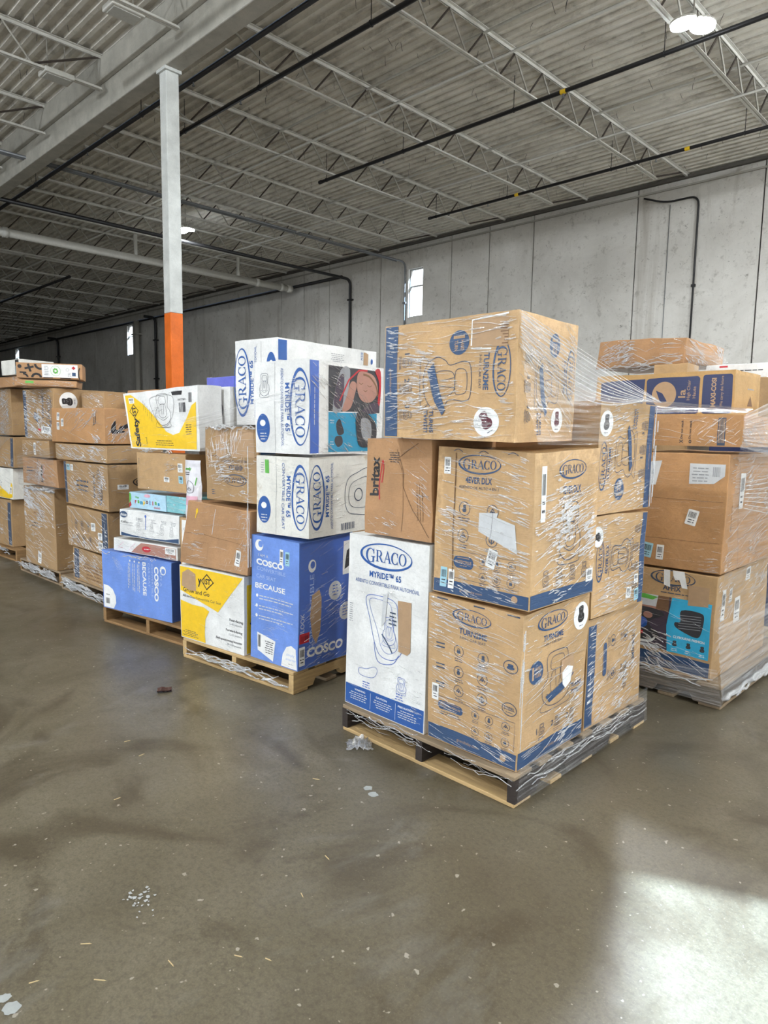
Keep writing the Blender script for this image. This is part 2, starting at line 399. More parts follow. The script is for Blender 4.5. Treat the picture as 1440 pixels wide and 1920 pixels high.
# ------------------------------------------------------------------ cartons
WRAP = {}            # pallet key -> list of white ribbons drawn as film glints, collected while cartons are made
class Carton:
    def __init__(s, name, label, fr, ang, w, d, z0, h, mat, cat='box', pal=None, group=None, jit=.009, dent=.008, seed=None, off=None, rough=1.0, flaps=True, div=12):
        s.w, s.d, s.h = w, d, h
        rnd = random.Random(seed if seed is not None else hash((round(fr[0], 2), round(z0, 2), round(w, 2))) & 0xffff)
        s.rnd = rnd; s.seed = rnd.uniform(0, 50); s.dent = dent
        a = math.radians(ang); ex = Vector((math.cos(a), math.sin(a), 0)); ey = Vector((-math.sin(a), math.cos(a), 0))
        base = Vector((fr[0], fr[1], z0)) - ex*w/2 + ey*d/2
        s.mw = Matrix.Translation(base) @ Matrix.Rotation(a, 4, 'Z')
        X, Y = w/2, d/2
        s.c = {}
        for i, x in enumerate((-X, X)):
            for j, y in enumerate((-Y, Y)):
                for k, z in enumerate((0, h)):
                    q = Vector((x, y, z))
                    if k: q += Vector((rnd.uniform(-jit, jit), rnd.uniform(-jit, jit), -rnd.uniform(0, jit)))
                    if off and (i, j, k) in off: q += Vector(off[(i, j, k)])
                    s.c[(i, j, k)] = q
        C = s.c
        s.faces = {'F': (C[0,0,0], C[1,0,0], C[0,0,1], C[1,0,1], w, h), 'R': (C[1,0,0], C[1,1,0], C[1,0,1], C[1,1,1], d, h),
                   'L': (C[0,1,0], C[0,0,0], C[0,1,1], C[0,0,1], d, h), 'B': (C[1,1,0], C[0,1,0], C[1,1,1], C[0,1,1], w, h),
                   'T': (C[0,0,1], C[1,0,1], C[0,1,1], C[1,1,1], w, d), 'U': (C[0,1,0], C[1,1,0], C[0,0,0], C[1,0,0], w, d)}
        s.bul = {k: rnd.uniform(-.7, 1)*dent for k in s.faces}
        s.bul['U'] = 0; s.bul['T'] = -abs(s.bul['T'])
        s.nrm = {}
        for k, (a0, b0, c0, d0, _, _) in s.faces.items(): s.nrm[k] = (b0-a0).cross(c0-a0).normalized()
        s.buf = Buf(mat); n = div
        for k in s.faces:
            vs = [s.q(k, i/n, j/n) for j in range(n+1) for i in range(n+1)]
            s.buf.add(vs, [(j*(n+1)+i, j*(n+1)+i+1, (j+1)*(n+1)+i+1, (j+1)*(n+1)+i) for j in range(n) for i in range(n)])
        s.name, s.label, s.cat, s.group, s.pal = name, label, cat, group, pal
        s.kids = []; s.lay = {}
    def q(s, f, u, v, off=0):
        a0, b0, c0, d0, W, H = s.faces[f]
        p = a0*(1-u)*(1-v)+b0*u*(1-v)+c0*(1-u)*v+d0*u*v
        nn = s.nrm[f]
        e = min(1, max(0, 16*u*v*(1-u)*(1-v)))
        nv = noise.noise(Vector((p.x*3.1+s.seed, p.y*3.1, p.z*3.1)))
        nb = Vector((noise.noise(p*5+Vector((s.seed, 9, 0))), noise.noise(p*5+Vector((3, s.seed, 0))), noise.noise(p*5+Vector((0, 5, s.seed)))))
        k = min(1, p.z/.08) if s.h > .1 else 1
        return p + nn*(e*s.bul[f] + e*nv*s.dent*.7 + off) + nb*.0035*k*(s.dent/.006)
    def ink(s, f, buf=None):
        W, H = s.faces[f][4:]
        return Ink(buf or s.buf, lambda x, y, o: s.q(f, x/W, y/H, o), lay=s.lay.setdefault(f, [])), W, H
    # separate stuck-on parts
    def part(s, name, f, fn, label=None):
        b = Buf(); ink, W, H = s.ink(f, b); fn(ink); s.kids.append((name, b, label)); return s
    def barcode(s, f, x, y, w, h, rot=0, col='white', tall=False):
        def fn(I):
            d = I.sub(x, y, rot); d.rrect(-w/2, -h/2, w/2, h/2, min(w, h)*.08, col)
            d.bars(-w*.36, -h*.02, w*.36, h*.36, 'black', 12); d.greek(0, -h*.16, w*.7, 2, h*.15, 'dark')
        return s.part('barcode_label', f, fn)
    def sticker(s, f, x, y, r, col='black', rot=0):
        def fn(I):
            I.disc(x, y, r, 'white'); d = I.sub(x, y, rot); d.seat_solid(0, r*.1, r*1.0, r*1.25, col); d.greek(0, -r*.72, r*.7, 1, r*.16, 'ink')
        return s.part('round_sticker', f, fn)
    def tape(s, f, x0, y0, x1, y1, col='kraft'):
        return s.part('packing_tape', f, lambda I: I.rect(x0, y0, x1, y1, col))
    def film(s, f, n, ang=(-14, -3), L=(.06, .3), wd=(.0012, .0045), region=None):  # pale ribbons stand in for glints along the film's creases
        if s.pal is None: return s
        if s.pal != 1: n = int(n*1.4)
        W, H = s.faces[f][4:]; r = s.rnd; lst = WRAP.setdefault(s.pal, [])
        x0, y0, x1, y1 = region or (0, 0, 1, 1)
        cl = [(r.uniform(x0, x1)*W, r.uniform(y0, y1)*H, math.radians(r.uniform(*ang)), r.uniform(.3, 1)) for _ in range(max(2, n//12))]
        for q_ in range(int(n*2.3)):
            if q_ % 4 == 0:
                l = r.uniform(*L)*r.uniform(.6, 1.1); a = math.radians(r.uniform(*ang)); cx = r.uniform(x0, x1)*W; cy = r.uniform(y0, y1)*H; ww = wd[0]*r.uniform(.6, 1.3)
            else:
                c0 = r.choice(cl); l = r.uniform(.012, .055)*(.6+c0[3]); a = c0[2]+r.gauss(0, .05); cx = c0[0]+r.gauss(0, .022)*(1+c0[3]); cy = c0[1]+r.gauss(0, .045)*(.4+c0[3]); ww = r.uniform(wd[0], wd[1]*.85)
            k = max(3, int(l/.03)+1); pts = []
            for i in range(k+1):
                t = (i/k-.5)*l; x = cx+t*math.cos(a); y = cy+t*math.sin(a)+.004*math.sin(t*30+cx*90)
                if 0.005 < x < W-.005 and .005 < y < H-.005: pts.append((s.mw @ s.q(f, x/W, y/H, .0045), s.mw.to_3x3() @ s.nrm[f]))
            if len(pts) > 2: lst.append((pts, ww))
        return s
    def build(s):
        me = bpy.data.meshes.new(s.name); me.from_pydata(s.buf.v, [], s.buf.f); me.polygons.foreach_set('material_index', s.buf.m)
        bm = bmesh.new(); bm.from_mesh(me)
        lim = 6*(13*13)
        bmesh.ops.remove_doubles(bm, verts=bm.verts[:], dist=.00002)
        bm.to_mesh(me); bm.free(); me.update()
        o = link(s.name, me, s.buf.mats); o.matrix_world = s.mw
        bevel(o, .005, 2)
        tag(o, s.label, s.cat, s.group)
        for nm, b, lb in s.kids:
            k = b.build(nm, b.mats, o)
            if lb: k['label'] = lb
        return o

# ------------------------------------------------------------------ printed layouts (origin lower left of the upright face, W x H metres)
def icon(I, x, y, r, k=0, col='ink'):
    I.ring(x, y, r, r, r*.9, r*.9, col, n=20)
    if k % 4 == 0: I.rrect(x-r*.35, y-r*.4, x+r*.35, y+r*.15, r*.08, col); I.ring(x, y+r*.15, r*.25, r*.35, r*.15, r*.25, col, a0=0, a1=180, n=8)
    elif k % 4 == 1: I.seat_solid(x, y, r*.8, r*1.1, col, col)
    elif k % 4 == 2: I.line([(x-r*.5, y-r*.3), (x, y+r*.45), (x+r*.5, y-r*.3)], r*.18, col); I.disc(x, y-r*.1, r*.2, col)
    else: I.ring(x, y, r*.5, r*.5, r*.35, r*.35, col, n=12); I.rect(x-r*.08, y-r*.6, x+r*.08, y+r*.6, col)
    I.greek(x, y-r*1.35, r*2.1, 2, r*.35, col)
def pill(I, x, y, w, h, t=None):
    I.rrect(x-w/2, y-h/2, x+w/2, y+h/2, h*.45, 'navy')
    I.line([(x-w/2+h*.4, y+h*.36), (x+w/2-h*.4, y+h*.36)], h*.05, 'kraft')
    if t: I.text(t, x, y+h*.02, h*.24, w*.8, 'kraft', 1); I.greek(x, y-h*.28, w*.55, 1, h*.14, 'kraft')
def t2m_front(I, W, H, band=True):
    if band:
        I.rect(.004, .004, W-.004, H*.105, 'navy'); I.text('gracobaby.com', W*.47, H*.055, H*.02, W*.24, 'kraft', 0); I.disc(W*.86, H*.055, H*.022, 'kraft')
    I.oval_logo(W*.48, H*.90, W*.42)
    I.text('TURN2ME', W*.5, H*.80, H*.038, W*.30); I.text('3-IN-1 CAR SEAT', W*.5, H*.757, H*.018, W*.28, 'ink', 0)
    for j, y in enumerate((.66, .52, .39)):
        I.line([(W*.10, H*y+.012), (W*.2, H*y+.012)], .006, 'ink'); I.line([(W*.10, H*y-.004), (W*.2, H*y-.004)], .006, 'ink')
        for i, x in enumerate((.36, .62)): icon(I, W*x, H*y, W*.055, i+j)
    for y in (.66, .39): I.ring(W*.9, H*y, W*.075, W*.06, W*.068, W*.052, 'ink')
    I.seat_solid(W*.9, H*.66, W*.09, W*.05, 'navy'); I.text('STEEL', W*.9, H*.395, H*.022, W*.11, 'ink', 1); I.greek(W*.9, H*.37, W*.09, 1, .007)
    pill(I, W*.27, H*.255, W*.28, H*.06, 'PROTECTPLUS')
    I.greek(W*.27, H*.21, W*.26, 2, .010)
    for i, x in enumerate((.55, .70, .87)):
        for j, y in enumerate((.27, .16)): icon(I, W*x, H*y, W*.042, i+2*j)
    I.line([(W*.05, H*.315), (W*.96, H*.315), (W*.96, H*.115)], .0018, 'ink')
    for x in (.1, .5, .85): I.line([(W*x, H*.985), (W*(x+.12), H*.985)], .006, 'ink')
def t2m_side(I, W, H, band=True):
    if band:
        I.rect(.004, .004, W-.004, H*.115, 'navy'); I.text('gracobaby.com', W*.5, H*.06, H*.02, W*.24, 'kraft', 0)
    I.oval_logo(W*.43, H*.905, W*.44)
    I.text('TURN2ME', W*.45, H*.80, H*.038, W*.29); I.text('3-IN-1 CAR SEAT', W*.45, H*.757, H*.017, W*.27, 'ink', 0)
    I.disc(W*.21, H*.60, W*.10, 'navy', W*.095); I.text('1', W*.165, H*.60, W*.10, None, 'kraft', 2)
    I.text('HAND', W*.235, H*.625, W*.032, W*.085, 'kraft'); I.text('TURN', W*.235, H*.58, W*.032, W*.085, 'kraft')
    I.seat(W*.53, H*.50, W*.52, H*.38)
    I.poly([(W*.36, H*.41), (W*.60, H*.46), (W*.76, H*.51), (W*.80, H*.485), (W*.68, H*.42), (W*.42, H*.36)], 'navy')
    I.text('TURNS', W*.85, H*.40, H*.03, W*.19); I.text('TWIST!', W*.85, H*.355, H*.03, W*.19)
    for i, x in enumerate((.34, .57, .80)):
        I.seat(W*x, H*.20, W*.10, H*.07, lw=.002); I.text(str(i+1), W*(x-.075), H*.20, H*.04, None, 'ink', 1); I.greek(W*x, H*.148, W*.12, 2, .008)
def ever_front(I, W, H):
    I.rect(.004, .004, W-.004, H*.095, 'navy'); I.text('gracobaby.com', W*.42, H*.045, H*.017, W*.24, 'kraft', 0); I.disc(W*.86, H*.06, H*.024, 'kraft')
    I.oval_logo(W*.46, H*.90, W*.45)
    I.text('4EVER DLX', W*.46, H*.795, H*.042, W*.28); I.text('ASIENTO DE AUTO 4 EN 1', W*.46, H*.745, H*.02, W*.42, 'ink', 0)
    for j, y in enumerate((.60, .42)):
        for i, x in enumerate((.32, .62)): icon(I, W*x, H*y, W*.06, i+j+1)
    pill(I, W*.33, H*.235, W*.22, H*.085, 'PROTECTPLUS')
    for i, x in enumerate((.54, .68, .82)):
        for j, y in enumerate((.27, .16)): icon(I, W*x, H*y, W*.04, i+2*j)
    I.line([(W*.22, H*.31), (W*.90, H*.31), (W*.90, H*.12), (W*.22, H*.12)], .0016, 'ink')
    for x in (.18, .45, .75): I.curve([(W*x, H*.975), (W*(x+.05), H*.99), (W*(x+.1), H*.975)], .003, 'ink', closed=False)
def ever_side(I, W, H):
    I.rect(.004, .004, W-.004, H*.10, 'navy')
    I.oval_logo(W*.56, H*.875, W*.44)
    I.text('4EVER DLX', W*.56, H*.745, H*.05, W*.30); I.text('ASIENTO DE AUTO 4 EN 1', W*.56, H*.695, H*.018, W*.38, 'ink', 0)
    I.seat(W*.56, H*.46, W*.40, H*.40, lw=.004)
    for i, x in enumerate((.22, .42, .62, .82)): I.seat(W*x, H*.19, W*.11, H*.09, lw=.002); I.greek(W*x, H*.135, W*.1, 1, .008)
def myride_head(I, W, H, y=.90, line='ASIENTO CONVERTIBLE PARA AUTOMÓVIL', k=1.):
    I.oval_logo(W*.48, H*y, W*.66*k, 'blue')
    I.text('MYRIDE™ 65', W*.48, H*(y-.105), H*.034, W*.40*k, 'blue'); I.text(line, W*.5, H*(y-.155), H*.022, W*.80*k, 'blue', 0)
def myride_front(I, W, H):
    I.rect(.004, .004, W-.004, H*.125, 'blue')
    for x in (.34, .66): I.line([(W*x, H*.015), (W*x, H*.11)], .0015, 'white')
    I.text('WARNING', W*.2, H*.10, .009, W*.14, 'white'); I.text('CAUTION', W*.48, H*.10, .009, W*.14, 'white'); I.text('PRECAUCIÓN', W*.78, H*.10, .009, W*.18, 'white')
    for x in (.18, .5, .8): I.greek(W*x, H*.08, W*.24, 4, .011, 'lgrey')
    myride_head(I, W, H)
    I.curve([(W*.25,H*.66),(W*.42,H*.68),(W*.62,H*.66),(W*.66,H*.56),(W*.72,H*.42),(W*.62,H*.345),(W*.45,H*.345),(W*.36,H*.42),(W*.30,H*.54)], .003, 'mid')
    I.curve([(W*.29,H*.64),(W*.42,H*.66),(W*.56,H*.64),(W*.60,H*.52),(W*.66,H*.42),(W*.56,H*.37),(W*.46,H*.39),(W*.40,H*.48)], .002, 'mid')
    I.curve([(W*.36,H*.41),(W*.42,H*.31),(W*.6,H*.32),(W*.68,H*.38)], .003, 'mid', closed=False)
    I.seat(W*.55, H*.49, W*.2, H*.16, 'mid', .002); I.line([(W*.46, H*.47), (W*.56, H*.41), (W*.6, H*.38)], .006, 'navy')
    I.greek(W*.055, H*.60, W*.05, 9, .011, 'grey')
    I.curve([(W*.18,H*.235),(W*.28,H*.245),(W*.38,H*.27),(W*.42,H*.25),(W*.36,H*.205),(W*.2,H*.2)], .002, 'mid')
    I.seat(W*.72, H*.215, W*.14, H*.09, 'mid', .002)
    for x in (.28, .70): I.greek(W*x, H*.165, W*.12, 3, .012, 'mid')
def cosco_text(I, W, H):
    I.ring(W*.16, H*.925, W*.085, W*.085, W*.05, W*.05, 'white', dx=.012, dy=.008)
    I.text('I AM A', W*.25, H*.845, H*.024, W*.22, 'lgrey', 0)
    I.text('COSCO', W*.40, H*.79, H*.046, W*.60, 'white', 2)
    I.text('CONVERTIBLE', W*.42, H*.735, H*.03, W*.62, 'pale', 0); I.text('CAR SEAT', W*.31, H*.675, H*.03, W*.42, 'pale', 0)
    I.text('BECAUSE', W*.40, H*.60, H*.042, W*.64, 'white', 1)
    for y in (.52, .44, .36):
        I.disc(W*.13, H*y, W*.025, 'white', n=12); I.greek(W*.54, H*y, W*.72, 2, .017, 'lgrey', align='l')

# ------------------------------------------------------------------ room
ROOM_H = 6.0; WALL_Y = 12.55; XL = -55.0; XR = 3.6; YB = -9.0
# floor: sealed, worn concrete
m, nt, b = new_mat('polished_concrete')
P = geo_pos(nt)
n1 = nz(nt, .55, 8, .62, P, .8); n2 = nz(nt, 3.0, 8, .7, P, .4); n3 = nz(nt, 55, 4, .7, P); n4 = nz(nt, 1.3, 6, .6, geo_pos(nt, (1, 1, 1)), 2.0)
base = mix(nt, ramp(nt, n1, [(.32, 0.), (.68, 1.)]), lin(74, 66, 52), lin(122, 115, 98))
base = mix(nt, ramp(nt, n2, [(.35, 0.), (.65, .75)]), base, lin(96, 88, 68))
base = mix(nt, ramp(nt, n4, [(.52, 0.), (.66, .75)]), base, lin(70, 60, 44))
base = mix(nt, ramp(nt, n3, [(.36, .4), (.54, 0.)]), base, lin(54, 48, 38))
base = mix(nt, ramp(nt, nz(nt, 160, 2, .6, P), [(.35, .35), (.65, 0.)]), base, lin(70, 63, 50))
base = mix(nt, ramp(nt, nz(nt, 120, 2, .6, P), [(.58, 0.), (.78, .22)]), base, lin(150, 142, 124))
base = mix(nt, ramp(nt, nz(nt, 34, 2, .5, P), [(.70, 0.), (.73, .7)]), base, lin(170, 164, 150))
base = mix(nt, ramp(nt, nz(nt, .9, 9, .7, geo_pos(nt, (1.4, .8, 1)), .6), [(.58, 0.), (.74, .5)]), base, lin(138, 138, 134))
# scuffs and long scratches
sc = nz(nt, 1, 3, .6, geo_pos(nt, (1.2, 26, 1)), .8)
base = mix(nt, ramp(nt, sc, [(.68, 0.), (.74, .35)]), base, lin(70, 66, 60))
nt.links.new(base, b.inputs['Base Color'])
rr = mix(nt, ramp(nt, n2, [(.3, 0.), (.7, 1.)]), (.29, .29, .29), (.46, .46, .46))
nt.links.new(rr, b.inputs['Roughness']); b.inputs['Specular IOR Level'].default_value = .55
nt.links.new(bump(nt, n3, .10, .002, bump(nt, n2, .12, .01)), b.inputs['Normal'])
FLOOR = m
f = MB(); f.add([(XL, YB, 0), (XR, YB, 0), (XR, WALL_Y+.2, 0), (XL, WALL_Y+.2, 0), (XL, YB, -.15), (XR, YB, -.15), (XR, WALL_Y+.2, -.15), (XL, WALL_Y+.2, -.15)],
                [(0, 1, 2, 3), (7, 6, 5, 4), (0, 4, 5, 1), (1, 5, 6, 2), (2, 6, 7, 3), (3, 7, 4, 0)])
fl = f.build('floor', [FLOOR, flat('joint_filler', lin(64, 60, 54), .8)])
tag(fl, None, None, kind='structure')

# painted precast concrete wall
m, nt, b = new_mat('painted_concrete_panels')
P = geo_pos(nt)
a1 = nz(nt, .5, 8, .7, P, .6); a2 = nz(nt, 6, 7, .75, P); a3 = nz(nt, 1, 6, .7, geo_pos(nt, (3.0, 1, .22)), .5); a4 = nz(nt, 16, 6, .8, P, .5)
base = mix(nt, ramp(nt, a1, [(.3, 0.), (.7, 1.)]), lin(192, 188, 180), lin(224, 221, 214))
base = mix(nt, ramp(nt, a3, [(.56, 0.), (.72, .45)]), base, lin(140, 130, 114))
base = mix(nt, ramp(nt, a2, [(.56, 0.), (.70, .6)]), base, lin(138, 132, 122))
base = mix(nt, ramp(nt, a4, [(.61, 0.), (.67, .8)]), base, lin(88, 82, 74))
nt.links.new(base, b.inputs['Base Color']); b.inputs['Roughness'].default_value = .85; b.inputs['Specular IOR Level'].default_value = .2
nt.links.new(bump(nt, a4, .6, .02, bump(nt, nz(nt, 40, 5, .7, P), .4, .01)), b.inputs['Normal'])
WALLM = m
SEAM = flat('seam_shadow_gap', lin(58, 54, 50), .9)  # dark strips in the joints between wall panels
WINS = [(-11.37, .46, 4.25, 5.38), (-26.42, .46, 4.33, 5.45), (-39.4, .5, 4.33, 5.45)]
SEAMS = [1.2, -.8, -2.4, -3.8, -5.92, -8.12, -9.23, -10.28, -12.55, -14.51, -15.59, -16.65, -18.3, -20.1, -21.9, -23.1, -25.0, -27.8, -29.6, -31.3, -33.0, -35.2, -37.4, -41.0, -43.5, -46, -49, -52]
f = MB()
def wall_rect(x0, x1, z0, z1):
    cuts = [x0]+sorted([q for q in SEAMS if x0 < q < x1])+[x1]
    for i in range(len(cuts)-1):
        p0 = cuts[i]+(.012 if cuts[i] in SEAMS else 0); p1 = cuts[i+1]-(.012 if cuts[i+1] in SEAMS else 0)
        f.box(p0, p1, WALL_Y, WALL_Y+.18, z0, z1)
xs = XR
edges = sorted([(x-w_/2, x+w_/2, z0, z1) for x, w_, z0, z1 in WINS])
x = XL
for (a, b_, z0, z1) in edges:
    wall_rect(x, a, 0, ROOM_H); wall_rect(a, b_, 0, z0); wall_rect(a, b_, z1, ROOM_H); x = b_
wall_rect(x, XR, 0, ROOM_H)
for q in SEAMS: f.box(q-.014, q+.014, WALL_Y+.03, WALL_Y+.17, 0, ROOM_H, 1)
tag(f.build('wall_back', [WALLM, SEAM]), None, None, kind='structure')
f = MB(); f.box(XL-.2, XL, YB, WALL_Y+.18, 0, ROOM_H); tag(f.build('wall_left', WALLM), None, None, kind='structure')
# dock wall on the right with an open door: daylight and a strip of sun come through it
f = MB()
DY0, DY1, DZ = .6, 4.42, 3.40
f.box(XR, XR+.2, YB, DY0, 0, ROOM_H); f.box(XR, XR+.2, DY1, WALL_Y+.18, 0, ROOM_H); f.box(XR, XR+.2, DY0, DY1, DZ, ROOM_H)
f.add([(XR+k*.2, y, z) for k in (0, 1) for y, z in ((DY0, 2.35), (DY1, DZ), (DY0, DZ))], [(0, 1, 2), (5, 4, 3), (0, 3, 4, 1)])   # added sloped header, shaped to slant the edge of the sun patch
tag(f.build('wall_right', WALLM), None, None, kind='structure')
f = MB(); f.box(XL, -14, YB-.2, YB, 0, ROOM_H); f.box(-14, XR+.2, YB-.2, YB, 5.0, ROOM_H)
for x in (-11, -6.6, -2.2, 2.2): f.box(x-.3, x+.3, YB-.2, YB, 0, 5.0)
tag(f.build('wall_front', WALLM), None, None, kind='structure')

# windows
GLASS = bpy.data.materials.new('clear_glass'); GLASS.use_nodes = True
nt = GLASS.node_tree; nt.nodes.clear()
o_ = N(nt, 'ShaderNodeOutputMaterial'); t_ = N(nt, 'ShaderNodeBsdfTransparent'); g_ = N(nt, 'ShaderNodeBsdfGlossy'); x_ = N(nt, 'ShaderNodeMixShader')
x_.inputs[0].default_value = .08; g_.inputs['Roughness'].default_value = .05
nt.links.new(t_.outputs[0], x_.inputs[1]); nt.links.new(g_.outputs[0], x_.inputs[2]); nt.links.new(x_.outputs[0], o_.inputs[0])
FRAMEM = flat('window_frame_paint', lin(150, 148, 142), .5)
for i, (x, w_, z0, z1) in enumerate(WINS):
    f = MB(); t = .025; zz = z0+(z1-z0)*.64
    f.box(x-w_/2, x-w_/2+t, WALL_Y+.05, WALL_Y+.11, z0, z1); f.box(x+w_/2-t, x+w_/2, WALL_Y+.05, WALL_Y+.11, z0, z1)
    f.box(x-w_/2+t, x+w_/2-t, WALL_Y+.05, WALL_Y+.11, z0, z0+t); f.box(x-w_/2+t, x+w_/2-t, WALL_Y+.05, WALL_Y+.11, z1-t, z1)
    f.box(x-w_/2+t, x+w_/2-t, WALL_Y+.05, WALL_Y+.11, zz-t/2, zz+t/2)
    wo = tag(f.build('window_%d' % (i+1), FRAMEM), None, None, kind='structure')
    g = MB(); g.box(x-w_/2+t, x+w_/2-t, WALL_Y+.075, WALL_Y+.081, z0+t, zz-t/2); g.box(x-w_/2+t, x+w_/2-t, WALL_Y+.075, WALL_Y+.081, zz+t/2, z1-t)
    g.build('glass_pane', GLASS, wo)['kind'] = 'structure'
# sheet-metal roof deck: ribs run along the wall
m, nt, b = new_mat('painted_roof_deck')
P = geo_pos(nt)
a1 = nz(nt, .8, 8, .7, P, .8); a2 = nz(nt, 5, 7, .75, geo_pos(nt, (.5, 1, 1)), .5); a4 = nz(nt, 14, 6, .8, P, 1.)
base = mix(nt, ramp(nt, a1, [(.3, 0.), (.7, 1.)]), lin(202, 197, 186), lin(242, 238, 228))
base = mix(nt, ramp(nt, a2, [(.50, 0.), (.72, .55)]), base, lin(104, 96, 86))
base = mix(nt, ramp(nt, a4, [(.62, 0.), (.70, .6)]), base, lin(74, 68, 62))
nt.links.new(base, b.inputs['Base Color']); b.inputs['Roughness'].default_value = .8; b.inputs['Specular IOR Level'].default_value = .25
DECK = m
f = MB(); y = YB; k = 0; pitch_ = .152
prof = []
while y < WALL_Y+.1:
    prof += [(y, ROOM_H), (y+.05, ROOM_H), (y+.062, ROOM_H+.042), (y+.140, ROOM_H+.042)]; y += pitch_
xsn = [XL, -40, -30, -20, -12, -6, 0, XR+.2]
vs_ = [(x, y, z) for x in xsn for y, z in prof]; n = len(prof)
f.add(vs_, [(i*n+j, (i+1)*n+j, (i+1)*n+j+1, i*n+j+1)[::-1] for i in range(len(xsn)-1) for j in range(n-1)])
f.box(XL, XR+.2, YB, WALL_Y+.18, ROOM_H+.06, ROOM_H+.1)
tag(f.build('ceiling', DECK), None, None, kind='structure')

PAINTW = flat('old_white_steel_paint', lin(212, 210, 202), .6)
PAINTG = flat('dusty_steel_paint', lin(168, 164, 154), .7)
STEELK = flat('black_pipe_paint', lin(34, 33, 34), .45)
STEELG = flat('galvanised_conduit', lin(120, 122, 124), .4, .3)
BEAMW = card('painted_concrete_beam', lin(176, 173, 163), 0, .85, .6, flute=False)
# main roof beam, resting on the column
f = MB(); f.box(XL, XR, 3.97, 4.17, 5.42, 5.98); f.box(XL, XR, 3.90, 3.97, 5.72, 5.98); f.box(XL, XR, 4.17, 4.22, 5.8, 5.98)
bm_ = bevel(f.build('trim_roof_beam', BEAMW), .012); tag(bm_, None, None, kind='structure')
# ledge at the top of the wall
f = MB(); f.box(XL, XR, WALL_Y-.07, WALL_Y, 5.93, 5.98); f.box(XL, XR, WALL_Y-.05, WALL_Y-.02, 5.80, 5.83, 1)
tag(f.build('trim_wall_angle', [flat('grimy_ledge', lin(92, 88, 82), .8), PAINTG]), None, None, kind='structure')
# column
f = Buf(); CX0, CX1, CY0, CY1 = -7.60, -7.36, 3.945, 4.145
PW = card('column_white_paint', lin(206, 208, 204), 0, .6, .2, flute=False); PO = card('column_orange_paint', lin(228, 112, 36), 0, .55, .25, flute=False)
col = empty('support_column', (-7.44, 4.065, 0)); tag(col, 'tall square steel column, white above and orange below, holding up the roof beam', 'column')
def colpart(nm, z0, z1, mt, lb):
    f = MB(); f.box(-.075, .075, -.078, .078, z0, z1)
    o = bevel(f.build(nm, mt, col), .008); o['label'] = lb
colpart('lower_shaft', 0.012, 2.795, PO, 'orange painted lower shaft'); colpart('upper_shaft', 2.795, 5.385, PW, 'white painted upper shaft')
f = MB(); f.box(-.10, .10, -.10, .10, 5.385, 5.418); f.build('cap_plate', PW, col)
f = MB(); f.box(-.18, .18, -.16, .16, 0, .012); f.build('base_plate', PAINTG, col)

# ------------------------------------------------------------------ open-web roof joists
JB, JT = 5.585, 5.99
def chord(y0, y1, z0, z1, w_, side):
    f = MB(); t = .006
    for sx in (-1, 1):
        a, b_ = (sx*.007, sx*w_) if sx > 0 else (-w_, -.007)
        if side == 'top': f.box(a, b_, y0, y1, z1-t, z1); f.box(sx*.007 if sx > 0 else -.013, .013 if sx > 0 else -.007, y0, y1, z0, z1-t)
        else: f.box(a, b_, y0, y1, z0, z0+t); f.box(sx*.007 if sx > 0 else -.013, .013 if sx > 0 else -.007, y0, y1, z0+t, z1)
    return f
def webs(y0, y1, n, e0, e1):
    f = MB(); st = (y1-y0)/n
    for i in range(n):
        a, m_, b_ = (0, y0+i*st, JB+.02), (0, y0+(i+.5)*st, JT-.03), (0, y0+(i+1)*st, JB+.02)
        f.tube([a, m_], .0125, 5); f.tube([m_, b_], .0125, 5, 1)
    f.tube([(0, e0, JT-.02), (0, y0, JB+.02)], .014, 5, 1); f.tube([(0, y1, JB+.02), (0, e1, JT-.02)], .014, 5)
    return f
WEBK = flat('rusty_dark_rod', lin(74, 66, 60), .7)  # darker colour for the rising strokes of the web
protoW = {'top_chord': chord(4.2, WALL_Y-.04, JT-.04, JT, .045, 'top'), 'bottom_chord': chord(4.45, 11.25, JB, JB+.035, .036, 'bot'), 'web': webs(5.1, 11.2, 10, 4.3, 12.3)}
protoN = {'top_chord': chord(-8.9, 3.96, JT-.04, JT, .045, 'top'), 'bottom_chord': chord(-8.2, 3.9, JB, JB+.035, .036, 'bot'), 'web': webs(-8.0, 3.1, 18, -8.8, 3.9)}
ORD = 'first second third fourth fifth sixth seventh eighth ninth tenth eleventh twelfth thirteenth fourteenth fifteenth sixteenth seventeenth eighteenth nineteenth twentieth twenty-first twenty-second twenty-third twenty-fourth'.split()
def joists(proto, x0, n, side, grp, sp=1.88):
    mesh = {}
    for i in range(n):
        r = empty('roof_joist', (x0-i*sp, 0, 0))
        lb = f'off-white open-web joist {side}, the {ORD[i]} counted from the right'
        if i == 0 and 'wall side' in side: lb = 'off-white open-web joist nearest the bright lamp, rightmost on the wall side'
        tag(r, lb, 'joist', grp)
        for k, f in proto.items():
            if k in mesh:
                o = mesh[k].copy(); COL.objects.link(o); o.parent = r
            else:
                mesh[k] = f.build(k, PAINTW if k != 'web' else [WEBK, PAINTG], r)
joists(protoW, -3.16, 24, 'on the wall side of the beam', 'roof joists between beam and wall')
joists(protoN, -5.04, 14, 'on the near side of the beam', 'roof joists on the near side of the beam')
